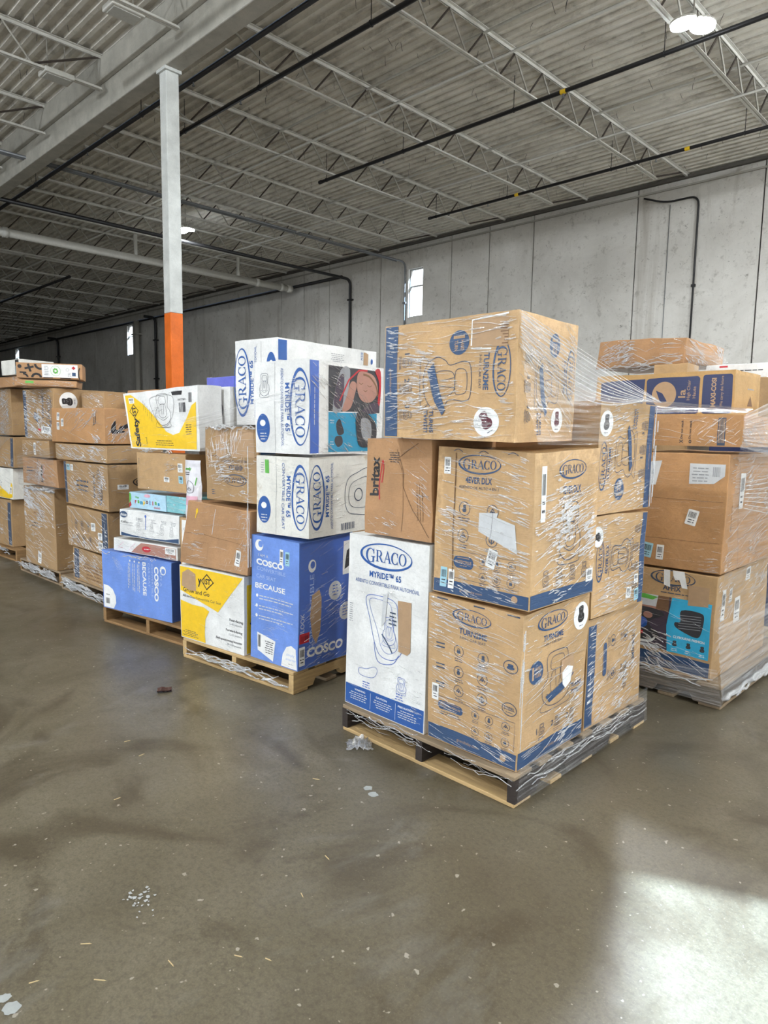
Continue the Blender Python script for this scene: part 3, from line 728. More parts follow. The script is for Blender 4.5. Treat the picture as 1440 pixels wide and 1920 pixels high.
# bridging angles that tie the joists together
for (y, z, nm) in ((6.55, JB-.012, 'low row nearer the beam'), (9.2, JB-.012, 'low row nearer the wall'), (6.6, JT-.052, 'high row nearer the beam'), (9.25, JT-.052, 'high row nearer the wall')):
    f = MB(); f.box(XL+.5, 1, y-.014, y+.014, z-.004, z); f.box(XL+.5, 1, y-.014, y-.010, z-.03, z)
    tag(f.build('bridging_angle', PAINTW), 'thin steel bridging angle running across the joists, '+nm, 'brace', 'bridging angles under the roof')
f = MB(); f.box(XL+.5, 1, .9, .93, JB-.016, JB-.012); f.box(XL+.5, 1, .9, .904, JB-.04, JB-.016)
tag(f.build('bridging_angle', PAINTW), 'thin steel bridging angle on the near side of the beam', 'brace', 'bridging angles under the roof')

# sprinkler pipes with hangers (each hanger clips to a joist)
def pipe(name, label, y, z, x0, x1, r, hang, cat='pipe', mat=STEELK, tags_=()):
    e = empty(name, ((x0+x1)/2, y, z)); tag(e, label, cat)
    f = MB(); f.tube([(x0-e.location.x, 0, 0), (x1-e.location.x, 0, 0)], r, 12); f.build('pipe_run', mat, e, smooth=True)
    for x in hang:
        f = MB(); d = x-e.location.x
        f.tube([(d, r*1.1*math.sin(t*PI/6), r*1.1*math.cos(t*PI/6)) for t in range(13)], .006, 5)
        f.tube([(d, 0, r), (d, 0, JT-.05-z)], .005, 5); f.build('pipe_hanger', mat, e)
    x = x1-.6; k = 0
    while x > x0+.5 and k < 12:
        f = MB(); d = x-e.location.x; f.tube([(d, 0, -r), (d, 0, -r-.035)], .009, 6); f.tube([(d, 0, -r-.035), (d, 0, -r-.04)], .02, 8); f.build('sprinkler_head', STEELG, e); x -= 3.0; k += 1
    for x in (x0, x1):
        f = MB(); f.tube([(x-e.location.x-.03, 0, 0), (x-e.location.x+.03, 0, 0)], r*1.2, 12); f.build('pipe_cap', mat, e, smooth=True)
    for x in tags_:
        f = MB(); f.tube([(x-e.location.x-.035, 0, 0), (x-e.location.x+.035, 0, 0)], r*1.12, 12); f.build('pipe_marker', INK['yellow'], e)['label'] = 'yellow pipe marker'
    return e
pipe('sprinkler_main', 'long black steel pipe running along the wall side of the roof beam', 4.46, 5.52, -48, 2, .029, [-5.3, -8.9, -12.7, -16.5, -20.2])
pipe('sprinkler_pipe', 'black sprinkler pipe with a capped end just right of the column top', 5.11, 5.53, -9.1, 2, .027, [-5.3, -7.2, -8.95])
pipe('sprinkler_pipe', 'black sprinkler pipe ending above the middle of the picture, under the joists', 7.62, 5.53, -9.05, 2, .025, [-3.4, -5.3, -7.2, -8.9], tags_=(-4.6,))
pipe('sprinkler_pipe', 'black sprinkler pipe closest to the long wall, with a capped left end', 10.25, 5.53, -8.95, 2, .024, [-3.4, -5.3, -7.2, -8.8], tags_=(-4.15, -7.0))
pipe('sprinkler_pipe', 'black pipe hanging over the two unlit light fixtures at top left', 2.32, 5.5, -8.3, -2, .034, [-8.2, -6.8])
pipe('sprinkler_pipe', 'black sprinkler pipe far down the hall below the dark joists', 7.6, 5.5, -45, -19.5, .035, [-20.5, -24, -28])

# conduits that run out to the wall and drop down it
def conduit(name, label, pts, r, mat, cat='conduit', clamps=()):
    e = empty(name, pts[0]); tag(e, label, cat); o0 = Vector(pts[0]); P = [Vector(pts[0])]
    for i in range(1, len(pts)-1):
        p = Vector(pts[i]); a = (Vector(pts[i-1])-p).normalized(); b_ = (Vector(pts[i+1])-p).normalized(); q = min(.16, (Vector(pts[i+1])-p).length*.45)
        P += arc(p+a*q, p, p+b_*q)
    P.append(Vector(pts[-1]))
    f = MB(); f.tube([p-o0 for p in P], r, 10); f.build('pipe_run', mat, e, smooth=True)
    for cpt in clamps:
        f = MB(); d = Vector(cpt)-o0; f.box(d.x-r*2.2, d.x+r*2.2, d.y-r*1.2, d.y+r*1.3, d.z-.02, d.z+.02); f.build('clamp', mat, e)
    return e
conduit('electrical_conduit', 'grey conduit crossing below the roof and dropping beside the nearest window', [(-11.69, 3.5, 5.56), (-11.69, WALL_Y-.03, 5.56), (-11.69, WALL_Y-.03, .3)], .022, STEELG, clamps=[(-11.69, WALL_Y-.03, 4.6), (-11.69, WALL_Y-.03, 3.2)])
conduit('electrical_conduit', 'second grey conduit running alongside the one to the nearest window', [(-11.78, 3.5, 5.56), (-11.78, 12.3, 5.56)], .02, STEELG)
conduit('drop_pipe', 'thick black pipe bending down the wall behind the white cartons', [(-13.62, 3.9, 5.42), (-13.62, WALL_Y-.06, 5.42), (-13.62, WALL_Y-.06, .3)], .036, STEELK, 'pipe', [(-13.62, WALL_Y-.05, 4.9), (-13.62, WALL_Y-.05, 3.0)])
conduit('drop_pipe', 'thin black pipe down the wall just left of the column', [(-24.1, 12.0, 5.5), (-24.1, WALL_Y-.12, 5.5), (-24.1, WALL_Y-.12, .3)], .05, STEELK, 'pipe', [(-24.1, WALL_Y-.12, 4.7), (-24.1, WALL_Y-.12, 3.3)])
conduit('drop_pipe', 'thin black pipe down the wall at the far dark end', [(-33.5, 12.0, 5.5), (-33.5, WALL_Y-.12, 5.5), (-33.5, WALL_Y-.12, .3)], .05, STEELK, 'pipe', [(-33.5, WALL_Y-.12, 4.7)])
conduit('electrical_conduit', 'thin dark conduit with a kink running down the bright wall at right', [(-5.75, WALL_Y-.14, 5.72), (-5.4, WALL_Y-.03, 5.60), (-4.82, WALL_Y-.03, 5.60), (-4.82, WALL_Y-.03, .3)], .016, STEELK, clamps=[(-4.82, WALL_Y-.03, 4.1)])
conduit('electrical_conduit', 'very thin cable line down the wall left of the kinked conduit', [(-5.32, WALL_Y-.012, 5.55), (-5.32, WALL_Y-.012, .3)], .006, STEELG)
conduit('wall_pipe', 'long dark pipe running high along the wall under the roof edge', [(XL+1, WALL_Y-.1, 5.52), (-13.9, WALL_Y-.1, 5.52)], .04, STEELK, 'pipe')
conduit('drain_downpipe', 'fat grey downpipe beside the second window, left of the column', [(-25.35, WALL_Y-.24, 5.5), (-25.35, WALL_Y-.24, .1)], .10, PAINTG, 'pipe', [(-25.35, WALL_Y-.24, 5.0)])
# the large white drain pipe
e = empty('roof_drain_pipe', (-15.8, 1.5, 5.41)); tag(e, 'fat white drain pipe sloping across behind the column to the long wall', 'pipe')
f = MB(); f.tube([(0, 0, 0), (0, WALL_Y-1.5-.4, 0)], .085, 14); f.build('pipe_run', PAINTW, e, smooth=True)
for y in (3.4, 7.0, 9.6, 10.4):
    f = MB(); f.tube([(0, y-.05, 0), (0, y+.05, 0)], .105, 14); f.build('pipe_coupling', PAINTW, e, smooth=True)
for y in (2.2, 6.2, 9.0):
    f = MB(); f.tube([(0, y, .08), (0, y, .55)], .045, 8); f.build('riser', PAINTW, e)
f = MB(); f.tube([(0, WALL_Y-1.5-.46, 0), (0, WALL_Y-1.5-.3, 0)], .10, 14); f.build('end_cap', PAINTW, e, smooth=True)

# unlit strip fixtures at top left
for (x, y, lb) in ((-7.06, 3.38, 'unlit white box light fixture under the deck, upper one near the beam'), (-8.88, 3.40, 'unlit white box light fixture under the deck, the lower left one')):
    e = empty('ceiling_fixture', (x, y, 5.6)); tag(e, lb, 'light fixture', 'unlit fixtures at top left')
    f = MB(); f.box(-.12, .12, -.17, .17, -.03, .03); bevel(f.build('housing', PAINTW, e), .012)
    f = MB(); f.box(-.085, .085, -.14, .14, -.038, -.03); bevel(f.build('diffuser', flat('milky_diffuser', lin(206, 206, 200), .4), e), .004)
    f = MB(); f.tube([(0, -.1, .03), (0, -.1, .38)], .006, 5); f.tube([(0, .1, .03), (0, .1, .38)], .006, 5); f.build('hanger_rod', PAINTG, e)
# lit two-panel LED lamps
m, nt, b = new_mat('lit_led_panel'); b.inputs['Emission Color'].default_value = (.86, .93, 1, 1); b.inputs['Emission Strength'].default_value = 60; b.inputs['Base Color'].default_value = (.9, .9, .9, 1)
LED = m
def led(x, y, z, lb, rot=.0, power=BAY_POWER, kind='POINT'):
    e = empty('led_lamp', (x, y, z), rot); tag(e, lb, 'lamp', 'lit LED lamps')
    for sx in (-1, 1):
        f = MB(); n = 20; cx = sx*.10
        for zz, r in ((0, .115),):
            f.add([(cx+r*math.cos(2*PI*k/n), r*math.sin(2*PI*k/n), -.012) for k in range(n)]+[(cx+r*math.cos(2*PI*k/n), r*math.sin(2*PI*k/n), .012) for k in range(n)],
                  [tuple(range(n))[::-1], tuple(range(n, 2*n))]+[(k, (k+1) % n, n+(k+1) % n, n+k) for k in range(n)])
        o = f.build('led_panel', LED, e); o.rotation_euler = (0, sx*.12, 0); o.location.z = -.02
        f = MB(); f.tube([(sx*.10, 0, .013), (sx*.10, 0, .03)], .12, 20); o = f.build('panel_back', PAINTG, e); o.rotation_euler = (0, sx*.12, 0); o.location.z = -.018
    f = MB(); f.tube([(0, 0, .01), (0, 0, .09)], .03, 12); f.tube([(0, 0, .09), (0, 0, JT+.03-z)], .008, 6); f.build('socket', PAINTG, e)
    ld = bpy.data.lights.new('led_light', kind); ld.shadow_soft_size = .14
    if kind == 'SPOT': ld.spot_size = math.radians(174); ld.spot_blend = .3
    ld.energy = power; ld.color = (.88, .94, 1.0)
    lo = bpy.data.objects.new('led_light', ld); COL.objects.link(lo); lo.parent = e; lo.location = (0, 0, -.20)
led(-2.90, 7.10, 5.45, 'glaring LED lamp with two bulging lobes, hung at top right', .9, 430, 'SPOT')
led(-13.35, 7.6, 5.60, 'lit LED lamp just right of the column, farther away', .2, 300, 'SPOT')
for (x, y, lb) in ((-3.2, -1.5, 'LED lamp behind the viewpoint, nearest the dock door'), (-8.2, -3.5, 'LED lamp behind the viewpoint to the left'), (1.4, 3.0, 'LED lamp to the right of the viewpoint by the dock wall'), (.9, 8.6, 'LED lamp out of the picture to the right, near the long wall')): led(x, y, 5.6, lb, .3)  # unseen lamps added to brighten the hall, long wall and ceiling

# dark wires and nail ends poking through the deck
rnd = random.Random(3); f = MB()
for i in range(520):
    x = rnd.uniform(-16, -.5) if i < 420 else rnd.uniform(-30, -16); y = rnd.uniform(1, WALL_Y-.2); l = rnd.uniform(.04, .13)
    dx, dy = rnd.uniform(-.03, .03), rnd.uniform(-.03, .03)
    f.tube([(x, y, ROOM_H+.005), (x+dx, y+dy, ROOM_H-l*.6), (x+dx*1.5+.01, y+dy, ROOM_H-l)], .0028, 3, caps=False)
tag(f.build('dangling_wires', STEELK), 'short dark wire ends and strings dangling from the roof deck', 'wire', kind='stuff')

# ------------------------------------------------------------------ pallets
def wood(name, col, wet=0):
    m, nt, b = new_mat(name); v = mapv(nt, (30, 2.2, 30)); g = nz(nt, 1.2, 7, .7, v, .8); g2 = nz(nt, 3, 5, .6, mapv(nt, (1, 1, 1)))
    base = mix(nt, ramp(nt, g, [(.3, 0.), (.7, 1.)]), tuple(x*.62 for x in col), col)
    base = mix(nt, ramp(nt, g2, [(.5, 0.), (.75, .6)]), base, tuple(x*.5 for x in col))
    nt.links.new(base, b.inputs['Base Color']); b.inputs['Roughness'].default_value = .8; b.inputs['Specular IOR Level'].default_value = .3
    nt.links.new(bump(nt, g, .5, .004), b.inputs['Normal']); film_coat(nt, b, wet)
    return m
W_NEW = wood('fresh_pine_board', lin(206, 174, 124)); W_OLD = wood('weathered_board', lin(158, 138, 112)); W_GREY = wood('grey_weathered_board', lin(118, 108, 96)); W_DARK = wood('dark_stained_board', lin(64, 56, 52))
W_MID = wood('tan_board', lin(156, 122, 82))
def pallet(label, org, ang, LX, LY, mats, along='y', group='wooden pallets', right_corner=True):
    """org is the front right floor corner; stringers run along y (into depth) or x"""
    top, strg, bot = mats
    e = empty('pallet', (org[0], org[1], 0), math.radians(ang)); tag(e, label, 'pallet', group)
    rnd = random.Random(int(abs(org[0])*100))
    def boards(nm, n, z0, z1, across, mt, wds):
        # boards cross the stringers
        L = LY if along == 'y' else LX; C = LX if along == 'y' else LY
        for i in range(n):
            wd = wds*(1.35 if i in (0, n-1) else 1)*rnd.uniform(.95, 1.05); c0 = wd/2+(L-wd)*i/(n-1)
            f = MB()
            a, b_ = (-C+rnd.uniform(0, .008), -rnd.uniform(0, .008)) if along == 'y' else (rnd.uniform(0, .008), C-rnd.uniform(0, .008))
            # board is modelled along its own y so that grain follows it
            f.box(-wd/2, wd/2, 0, b_-a, z0, z1)
            o = f.build(nm, mt if rnd.random() > .25 else W_OLD, e); bevel(o, .003, 1)
            if along == 'y': o.location = (b_, c0, 0); o.rotation_euler = (0, 0, PI/2)
            else: o.location = (-c0, a, 0)
    boards('deck_board', 7, .112, .13, True, top, .095)
    boards('bottom_board', 5, 0, .018, True, bot, .09)
    for i, k in enumerate((0, .5, 1)):
        f = MB(); L = LY if along == 'y' else LX; C = LX if along == 'y' else LY; t = .038
        z0, z1, nt_ = .018, .112, .04
        prof = [(0, z0), (L*.13, z0), (L*.15, z0+nt_), (L*.32, z0+nt_), (L*.34, z0), (L*.66, z0), (L*.68, z0+nt_), (L*.85, z0+nt_), (L*.87, z0), (L, z0), (L, z1), (0, z1)]
        n = len(prof); f.add([(0, y, z) for y, z in prof]+[(t, y, z) for y, z in prof], [(j, (j+1) % n, n+(j+1) % n, n+j)[::-1] for j in range(n)])
        T = tessellate_polygon([[Vector((y, z, 0)) for y, z in prof]])
        f.add([(0, y, z) for y, z in prof], [tuple(q) for q in T]); f.add([(t, y, z) for y, z in prof], [tuple(q)[::-1] for q in T])
        o = f.build('stringer', strg, e)
        if along == 'y': o.location = (-t-k*(C-t), 0, 0)
        else: o.rotation_euler = (0, 0, PI/2); o.location = (0, k*(C-t), 0)
    return e

pallet('grey and dark wooden pallet under the nearest stack, wrapped in film', (-1.41, 2.205), 0, 1.02, 1.19, (W_OLD, W_DARK, W_NEW))  # stringers coloured dark for the shade inside the pallet openings
pallet('clean pale pine pallet under the blue and yellow car seat cartons', (-2.945, 2.30), 6.5, 1.02, 1.2, (W_NEW, W_NEW, W_NEW))
pallet('brown wooden pallet under the blue carton lying on its side', (-3.985, 2.315), 7.8, 1.14, 1.02, (W_MID, W_MID, W_MID))
pallet('film-tangled pallet right of the tall plain carton, in the left row', (-5.42, 2.37), 1.7, 1.02, 1.2, (W_OLD, W_OLD, W_OLD))
pallet('pallet under the tall plain brown carton in the left row', (-6.53, 2.37), 1.5, 1.02, 1.2, (W_OLD, W_MID, W_OLD))
pallet('pallet at the far left edge of the row', (-8.02, 2.46), 3, 1.02, 1.2, (W_MID, W_MID, W_MID))
pallet('film-covered pallet behind the nearest stack on the right', (-1.19, 3.85), 0, 1.1, 1.22, (W_OLD, W_GREY, W_OLD), along='x')
pallet('pallet at the right picture edge, behind the film skirt', (-1.12, 5.36), 0, .86, 1.1, (W_NEW, W_NEW, W_MID), along='x')
pallet('pallet in the back row below the crumpled box pile', (-2.02, 5.4), 0, 1.0, 1.1, (W_OLD, W_OLD, W_OLD))

# ------------------------------------------------------------------ nearest stack
G1 = 'kraft car seat cartons on the nearest pallet'
def draw(c, f, fn, rot=0, **k):
    I, W, H = c.ink(f)
    if rot == 0: fn(I, W, H, **k)
    elif rot == -90: fn(I.sub(0, H, -90), H, W, **k)      # top of print points right
    elif rot == 90: fn(I.sub(W, 0, 90), H, W, **k)        # top of print points left
    elif rot == 180: fn(I.sub(W, H, 180), W, H, **k)
    return c
def done(*a):
    for c_ in a: c_.build()

A = Carton('carton', 'tall white car seat carton with a blue oval logo, on the nearest pallet', (-1.908, 2.236), 0, .525, .45, .131, .862, WHITEC, pal=1, jit=.004, dent=.004,
           off={(0,0,0): (-.012,0,0), (1,0,0): (-.012,0,0), (0,0,1): (.012,0,0), (1,0,1): (-.002,0,0)})
draw(A, 'F', myride_front)
A.part('torn_patch', 'F', lambda I: I.poly([(.34,.585),(.425,.59),(.43,.36),(.41,.34),(.355,.345)], 'kraft'))
A.part('tape_strip', 'F', lambda I: (I.poly([(.245,.60),(.275,.605),(.262,.47),(.235,.44)], 'lgrey'), I.greek(.31, .52, .05, 4, .018, 'ink')))
I, W, H = A.ink('R'); myride_head(I, W, H)
A.film('F', 40, (-12, 4), (.04, .16), (.0008, .0022)).film('R', 6)
A.build()
B = Carton('carton', 'kraft car seat carton at the bottom front corner of the nearest stack', (-1.428, 2.243), .5, .470, .52, .133, .655, KRAFTW, pal=1, group=None, off={(0,0,1): (-.0,0,.004), (1,0,1): (.008, .0, -.004), (1,0,0): (-.006, 0, 0)})
draw(B, 'F', t2m_front); draw(B, 'R', t2m_side)
B.sticker('R', .45, .565, .062, 'black'); B.barcode('F', .045, .22, .038, .075)
B.part('torn_patch', 'R', lambda I: (I.poly([(.30,.40),(.40,.41),(.42,.34),(.38,.29),(.30,.32)], 'kraft'), I.poly([(.31,.345),(.355,.365),(.405,.35),(.385,.285),(.34,.265),(.315,.29)], 'white')))
B.film('F', 130).film('R', 85, (0, 22))
B.build()
Cc = Carton('carton', 'kraft carton with a torn white paper patch, middle of the nearest stack', (-1.405, 2.243), 0, .488, .505, .797, .622, KRAFTW, pal=1, off={(0,0,1): (0,0,.006), (1,0,1): (.004,0,-.004), (1,1,1): (0,0,.012)})
draw(Cc, 'F', ever_front); draw(Cc, 'R', ever_side)
Cc.part('torn_paper', 'F', lambda I: (I.poly([(.235,.365),(.33,.372),(.325,.355),(.41,.335),(.425,.22),(.335,.255),(.235,.29)], 'lgrey'), I.line([(.305,.37),(.30,.29),(.292,.26)], .003, 'grey')))
Cc.barcode('F', .305, .185, .046, .078, -14); Cc.barcode('F', .055, .07, .036, .085, 0, 'lblue'); Cc.barcode('F', .098, .067, .032, .082)
Cc.barcode('F', .055, .545, .038, .07); Cc.barcode('R', .065, .46, .034, .22); Cc.barcode('R', .46, .085, .06, .055)
Cc.tape('F', .10, .10, .105, .60, 'brown')
Cc.film('R', 60, (6, 18), (.08, .2), (.003, .007), (.1, .3, .9, .75))
Cc.film('F', 140).film('R', 100, (0, 24), (.06, .34), (.0015, .005), (0, .1, 1, .75)).film('R', 20, (0, 20))
Cc.build()
D = Carton('carton', 'dented reddish-brown carton with a vertical lowercase name, on the tall white carton', (-1.908, 2.243), .3, .415, .45, 1.004, .448, KRAFTR, pal=1, dent=.012, jit=.008)
I, W, H = D.ink('F')
I.text('britax', .052, .27, .052, .185, 'black', 1.5, 90)
I.curve([(.085,.16),(.080,.23),(.088,.29),(.10,.35),(.105,.31),(.095,.24)], .006, 'red', closed=False)
I.line([(.20,.40),(.24,.30),(.235,.24),(.30,.13),(.40,.02)], .004, 'brown'); I.line([(.20,.36),(.34,.43)], .003, 'brown')
I.greek(.18, .385, .08, 5, .010, 'dark'); I.greek(.36, .20, .10, 1, .01, 'dark')
for x in (.33, .345, .36): I.sub(x, .17, 90).greek(0, 0, .24, 1, .009, 'brown')
I.curve([(.235,.03),(.235,.28),(.20,.35)], .002, 'brown', closed=False)
D.film('F', 34, (-30, 10), (.03, .15), (.0008, .003))
D.build()
Ebox = Carton('carton', 'big kraft carton lying on its side, topmost of the nearest stack', (-1.480, 2.19), 3.2, .640, .50, 1.455, .485, KRAFTW, pal=1, jit=.008, off={(0,0,1): (-.0,0,-.004), (1,0,1): (.006,0,.004), (1,0,0): (.012, 0, -.008), (0,0,0): (0, 0, .004)})
draw(Ebox, 'F', t2m_side, -90); draw(Ebox, 'R', t2m_side, -90, band=False)
Ebox.sticker('F', .515, .075, .056, 'maroon', 30); Ebox.sticker('R', .345, .085, .05, 'maroon')
Ebox.part('torn_patch', 'F', lambda I: (I.rect(.44,.36,.60,.465,'kraft'), I.line([(.44,.365),(.44,.465),(.60,.478)], .006, 'white'), *[I.line([(.575+.01*math.sin(k), .37+k*.011), (.60, .37+k*.011)], .004, 'brown') for k in range(8)], I.line([(.44,.355),(.53,.352)], .006, 'white')))
Ebox.film('F', 150, (-8, 6), (.05, .3)).film('F', 45, (2, 30), (.04, .2), (.001, .004), (0, 0, .6, .45)).film('R', 55, (-40, -20), (.05, .3))
Ebox.build()
Fb = Carton('carton', 'kraft carton with a vertical navy band, bottom rear right of the nearest stack', (-1.437, 2.79), -.8, .55, .56, .132, .515, KRAFTW, pal=1, off={(1,0,1): (0,0,.012), (1,1,1): (0,0,.012)})
I, W, H = Fb.ink('R')
I.rect(.006, .01, .075, H-.03, 'navy'); I.sub(.04, .24, -90).greek(0, 0, .12, 1, .012, 'grey')
d = I.sub(0, H, -90)
for (x, y) in ((.14,.25),(.3,.25),(.14,.38),(.3,.38)): icon(d, x, y, .028, int(x*10))
pill(I.sub(.17, .30, 90), 0, 0, .16, .035); I.text('TURN2ME', .47, .3, .03, .13, 'ink', 1, -90); I.sub(.4, .15, -90).greek(0, 0, .1, 3, .014, 'ink')
Fb.film('R', 130, (2, 26), (.06, .3), (.001, .005)); Fb.build()
Gb = Carton('carton', 'kraft carton with a navy right edge, middle rear of the nearest stack', (-1.425, 2.785), -1, .55, .50, .662, .463, KRAFTW, pal=1, off={(1,0,1): (0,0,.006)})
draw(Gb, 'R', ever_side, 90); Gb.sticker('R', .035, .37, .048, 'black', 90)
Gb.barcode('R', .35, .07, .05, .055, -10); Gb.barcode('R', .43, .05, .045, .06, 8, 'lblue'); Gb.barcode('R', .42, .13, .04, .045)
Gb.film('R', 120, (0, 14), (.08, .34), (.001, .004)); Gb.build()
Hb = Carton('carton', 'kraft carton with a navy right edge, topmost at the rear right of the nearest stack', (-1.43, 2.775), -.6, .55, .54, 1.130, .50, KRAFTW, pal=1, off={(1,1,1): (0,.01,.006)})
draw(Hb, 'R', t2m_side, 90); Hb.sticker('R', .06, .405, .058, 'dark')
Hb.film('R', 120, (0, 16), (.08, .34), (.001, .004)); Hb.build()

# ------------------------------------------------------------------ second stack (blue and yellow cartons)
Y = Carton('carton', 'yellow and white car seat carton with a torn corner, on the pale pine pallet', (-3.372, 2.262), 7.2, .61, .36, .132, .483, WHITEC, pal=2, jit=.004)
I, W, H = Y.ink('F')
I.poly([(.006,.475),(.006,.315),(.37,.225),(.60,.475)], 'yellow')
I.poly([(.006,.25),(.12,.235),(.24,.235),(.29,.215),(.255,.16),(.245,.05),(.25,.006),(.006,.006)], 'yellow')
I.text('y', .20, .405, .05, .035, 'black', 2); I.poly([(.27,.455),(.335,.405),(.27,.35),(.215,.405)], 'black'); I.poly([(.27,.445),(.325,.405),(.27,.36),(.225,.405)], 'yellow'); I.text('1ST', .273, .405, .035, .065, 'black', 1.5)
I.text('Grow and Go', .165, .325, .028, .26, 'black', .6); I.text('All-in-One Convertible Car Seat', .215, .285, .018, .37, 'dark', 0)
I.text('Rear-facing', .54, .20, .016, .12, 'dark', .5); I.text('5-40 pounds', .535, .175, .014, .11, 'grey', 0)
I.text('Forward-facing', .52, .135, .016, .15, 'dark', .5); I.text('22-65 pounds', .53, .11, .014, .12, 'grey', 0)
I.text('Belt-positioning booster', .475, .07, .016, .24, 'dark', .5); I.text('40-100 pounds', .52, .045, .014, .13, 'grey', 0)
I.greek(.10, .055, .16, 4, .011, 'dark')
Y.part('torn_patch', 'F', lambda I: I.poly([(.03,.435),(.09,.465),(.16,.44),(.165,.33),(.10,.325),(.02,.345)], 'kraft'))
I, W, H = Y.ink('R'); I.rect(.02, .006, .3, .43, 'yellow'); I.poly([(.1,.25),(.16,.19),(.1,.13),(.04,.19)], 'black'); I.poly([(.1,.235),(.145,.19),(.1,.145),(.055,.19)], 'yellow'); I.text('1ST', .1, .19, .03, .05, 'black')
Y.film('F', 14, (-12, 2), (.04, .14), (.0006, .0015)); Y.build()
K = Carton('carton', 'tall blue car seat carton standing at the corner of the pale pine pallet', (-2.94, 2.325), 5.2, .405, .43, .132, .745, BLUEC, pal=2, jit=.004, off={(0,0,1): (.02,0,0), (1,0,1): (.02,0,-.01), (1,1,1): (.02,0,.012)})
I, W, H = K.ink('F'); cosco_text(I, W, H)
I.poly([(.27,.006),(.28,.08),(.31,.125),(.35,.14),(.39,.125),(.40,.006)], 'white'); I.text('simply', .345, .085, .016, .07, 'pale', 0); I.text('smarter', .35, .058, .016, .085, 'pale', 0); I.greek(.35, .03, .06, 1, .01, 'grey')
K.part('shipping_label', 'F', lambda I: (I.poly([(.06,.165),(.215,.135),(.20,.012),(.065,.055)], 'white'), I.bars(.068,.075,.095,.15,'black',8), I.greek(.165, .12, .08, 6, .013, 'dark')))
K.barcode('F', .262, .645, .03, .085); K.barcode('F', .312, .64, .036, .08, 0, 'lblue')
I, W, H = K.ink('R')
I.rect(.006, .006, W-.006, H-.006, 'mid')
I.ring(.10, .60, .03, .038, .018, .022, 'white', dx=.004, dy=.006)
I.text('CONVERTIBLE', .10, .32, .034, .46, 'pale', 0, 90); I.text('UNLOOK', .028, .25, .030, .17, 'lgrey', 0, 90)
I.text('COSCO', .22, .09, .052, .30, 'white', 2); I.disc(.29, .42, .055, 'lgrey'); I.disc(.385, .28, .055, 'lgrey')
for x, y in ((.29, .43), (.385, .29)): I.greek(x, y+.02, .06, 4, .018, 'mid')
K.part('torn_patch', 'R', lambda I: I.poly([(.10,.43),(.16,.45),(.175,.40),(.17,.20),(.14,.13),(.11,.18),(.085,.30)], 'kraft'))
K.part('picture_panel', 'R', lambda I: (I.rect(.355,.50,.425,.70,'white'), I.poly([(.37,.53),(.42,.55),(.42,.66),(.385,.64)], 'dark')))
K.part('red_sticker', 'R', lambda I: (I.rect(.008,.155,.085,.215,'red'), I.bars(.02,.17,.075,.20,'maroon',8)), 'red sticker')
K.barcode('R', .032, .08, .045, .11)
K.film('F', 14, (-10, 4), (.04, .14), (.0006, .0015)).film('R', 45, (5, 25), (.04, .2), (.0008, .003)); K.build()
Bb = Carton('carton', 'leaning reddish-brown carton on top of the yellow and white carton', (-3.345, 2.27), 6.6, .655, .30, .622, .405, KRAFTR, pal=2, dent=.01, off={(0,0,1): (.10,0,.012), (0,1,1): (.10,0,.0), (1,0,1): (.035,0,-.02), (1,1,1): (.035,0,-.01)})
I, W, H = Bb.ink('F'); I.line([(.006,.2),(.2,.21),(.64,.19)], .002, 'brown'); I.line([(.30,.22),(.31,.38)], .004, 'lgrey'); I.line([(.12,.16),(.27,.16),(.27,.04),(.12,.04)], .0015, 'brown', closed=True)
for k in range(6): I.line([(.10+k*.02,.12),(.13+k*.02,.16)], .0015, 'brown')
Bb.part('yellow_mark', 'F', lambda I: (I.disc(.11, .345, .012, 'yellow', .018), I.line([(.108,.34),(.10,.30)], .008, 'yellow')), 'small yellow sticker')
Bb.barcode('F', .56, .10, .045, .10, -6); Bb.film('F', 34, (-6, 14), (.05, .25), (.0008, .003)).film('F', 30, (60, 85), (.03, .1), (.0006, .002), (.8, 0, 1, 1)); Bb.build()
M2 = Carton('carton', 'soiled white car seat carton lying on the tall blue carton', (-2.875, 2.35), 8.5, .405, .60, .892, .452, WHITED, pal=2, jit=.008, dent=.008)
def sideways(I, W, H, sp='ASIENTO CONVERTIBLE PARA AUTOMÓVIL', seat=True, k=1.0):
    I.oval_logo(W*.5, H-.065, W*.82*k, 'blue')
    I.text('MYRIDE™ 65', W*.5, H-.155, .032, W*.52, 'blue'); I.text(sp, W*.5, H-.195, .020, W*.84, 'blue', 0)
I, W, H = M2.ink('F'); sideways(I.sub(0, H, -90), H, W, 'CONVERTIBLE CAR SEAT')
I.disc(.062, .14, .052, 'blue', .078); I.disc(.06, .165, .022, 'white', .018); I.greek(.062, .11, .06, 3, .016, 'lgrey'); I.line([(.155,.006),(.155,.445)], .0015, 'grey')
M2.part('green_label', 'F', lambda I: (I.rect(.07,.35,.10,.43,'green'), I.greek(.05, .41, .03, 5, .014, 'grey'))); 
I, W, H = M2.ink('R'); d = I.sub(.36, 0, 90); sideways(d, H, .36)
I.curve([(.33,.14),(.33,.30),(.42,.35),(.56,.36),(.57,.12),(.42,.10)], .004, 'ink'); I.curve([(.36,.17),(.36,.27),(.43,.31),(.54,.31),(.54,.16),(.43,.14)], .003, 'ink'); I.ring(.44, .22, .04, .04, .034, .034, 'ink'); I.bars(.28,.02,.40,.06,'ink',10)
M2.film('F', 22, (-8, 10), (.03, .12), (.0006, .002)).film('R', 16, (-8, 16)); M2.build()
M3 = Carton('carton', 'white carton with a baby photo on its right side, topmost over the blue carton', (-2.875, 2.35), 8.5, .405, .66, 1.352, .512, WHITEC, pal=2, jit=.005, dent=.006)
I, W, H = M3.ink('F'); sideways(I.sub(0, H, -90), H, W)
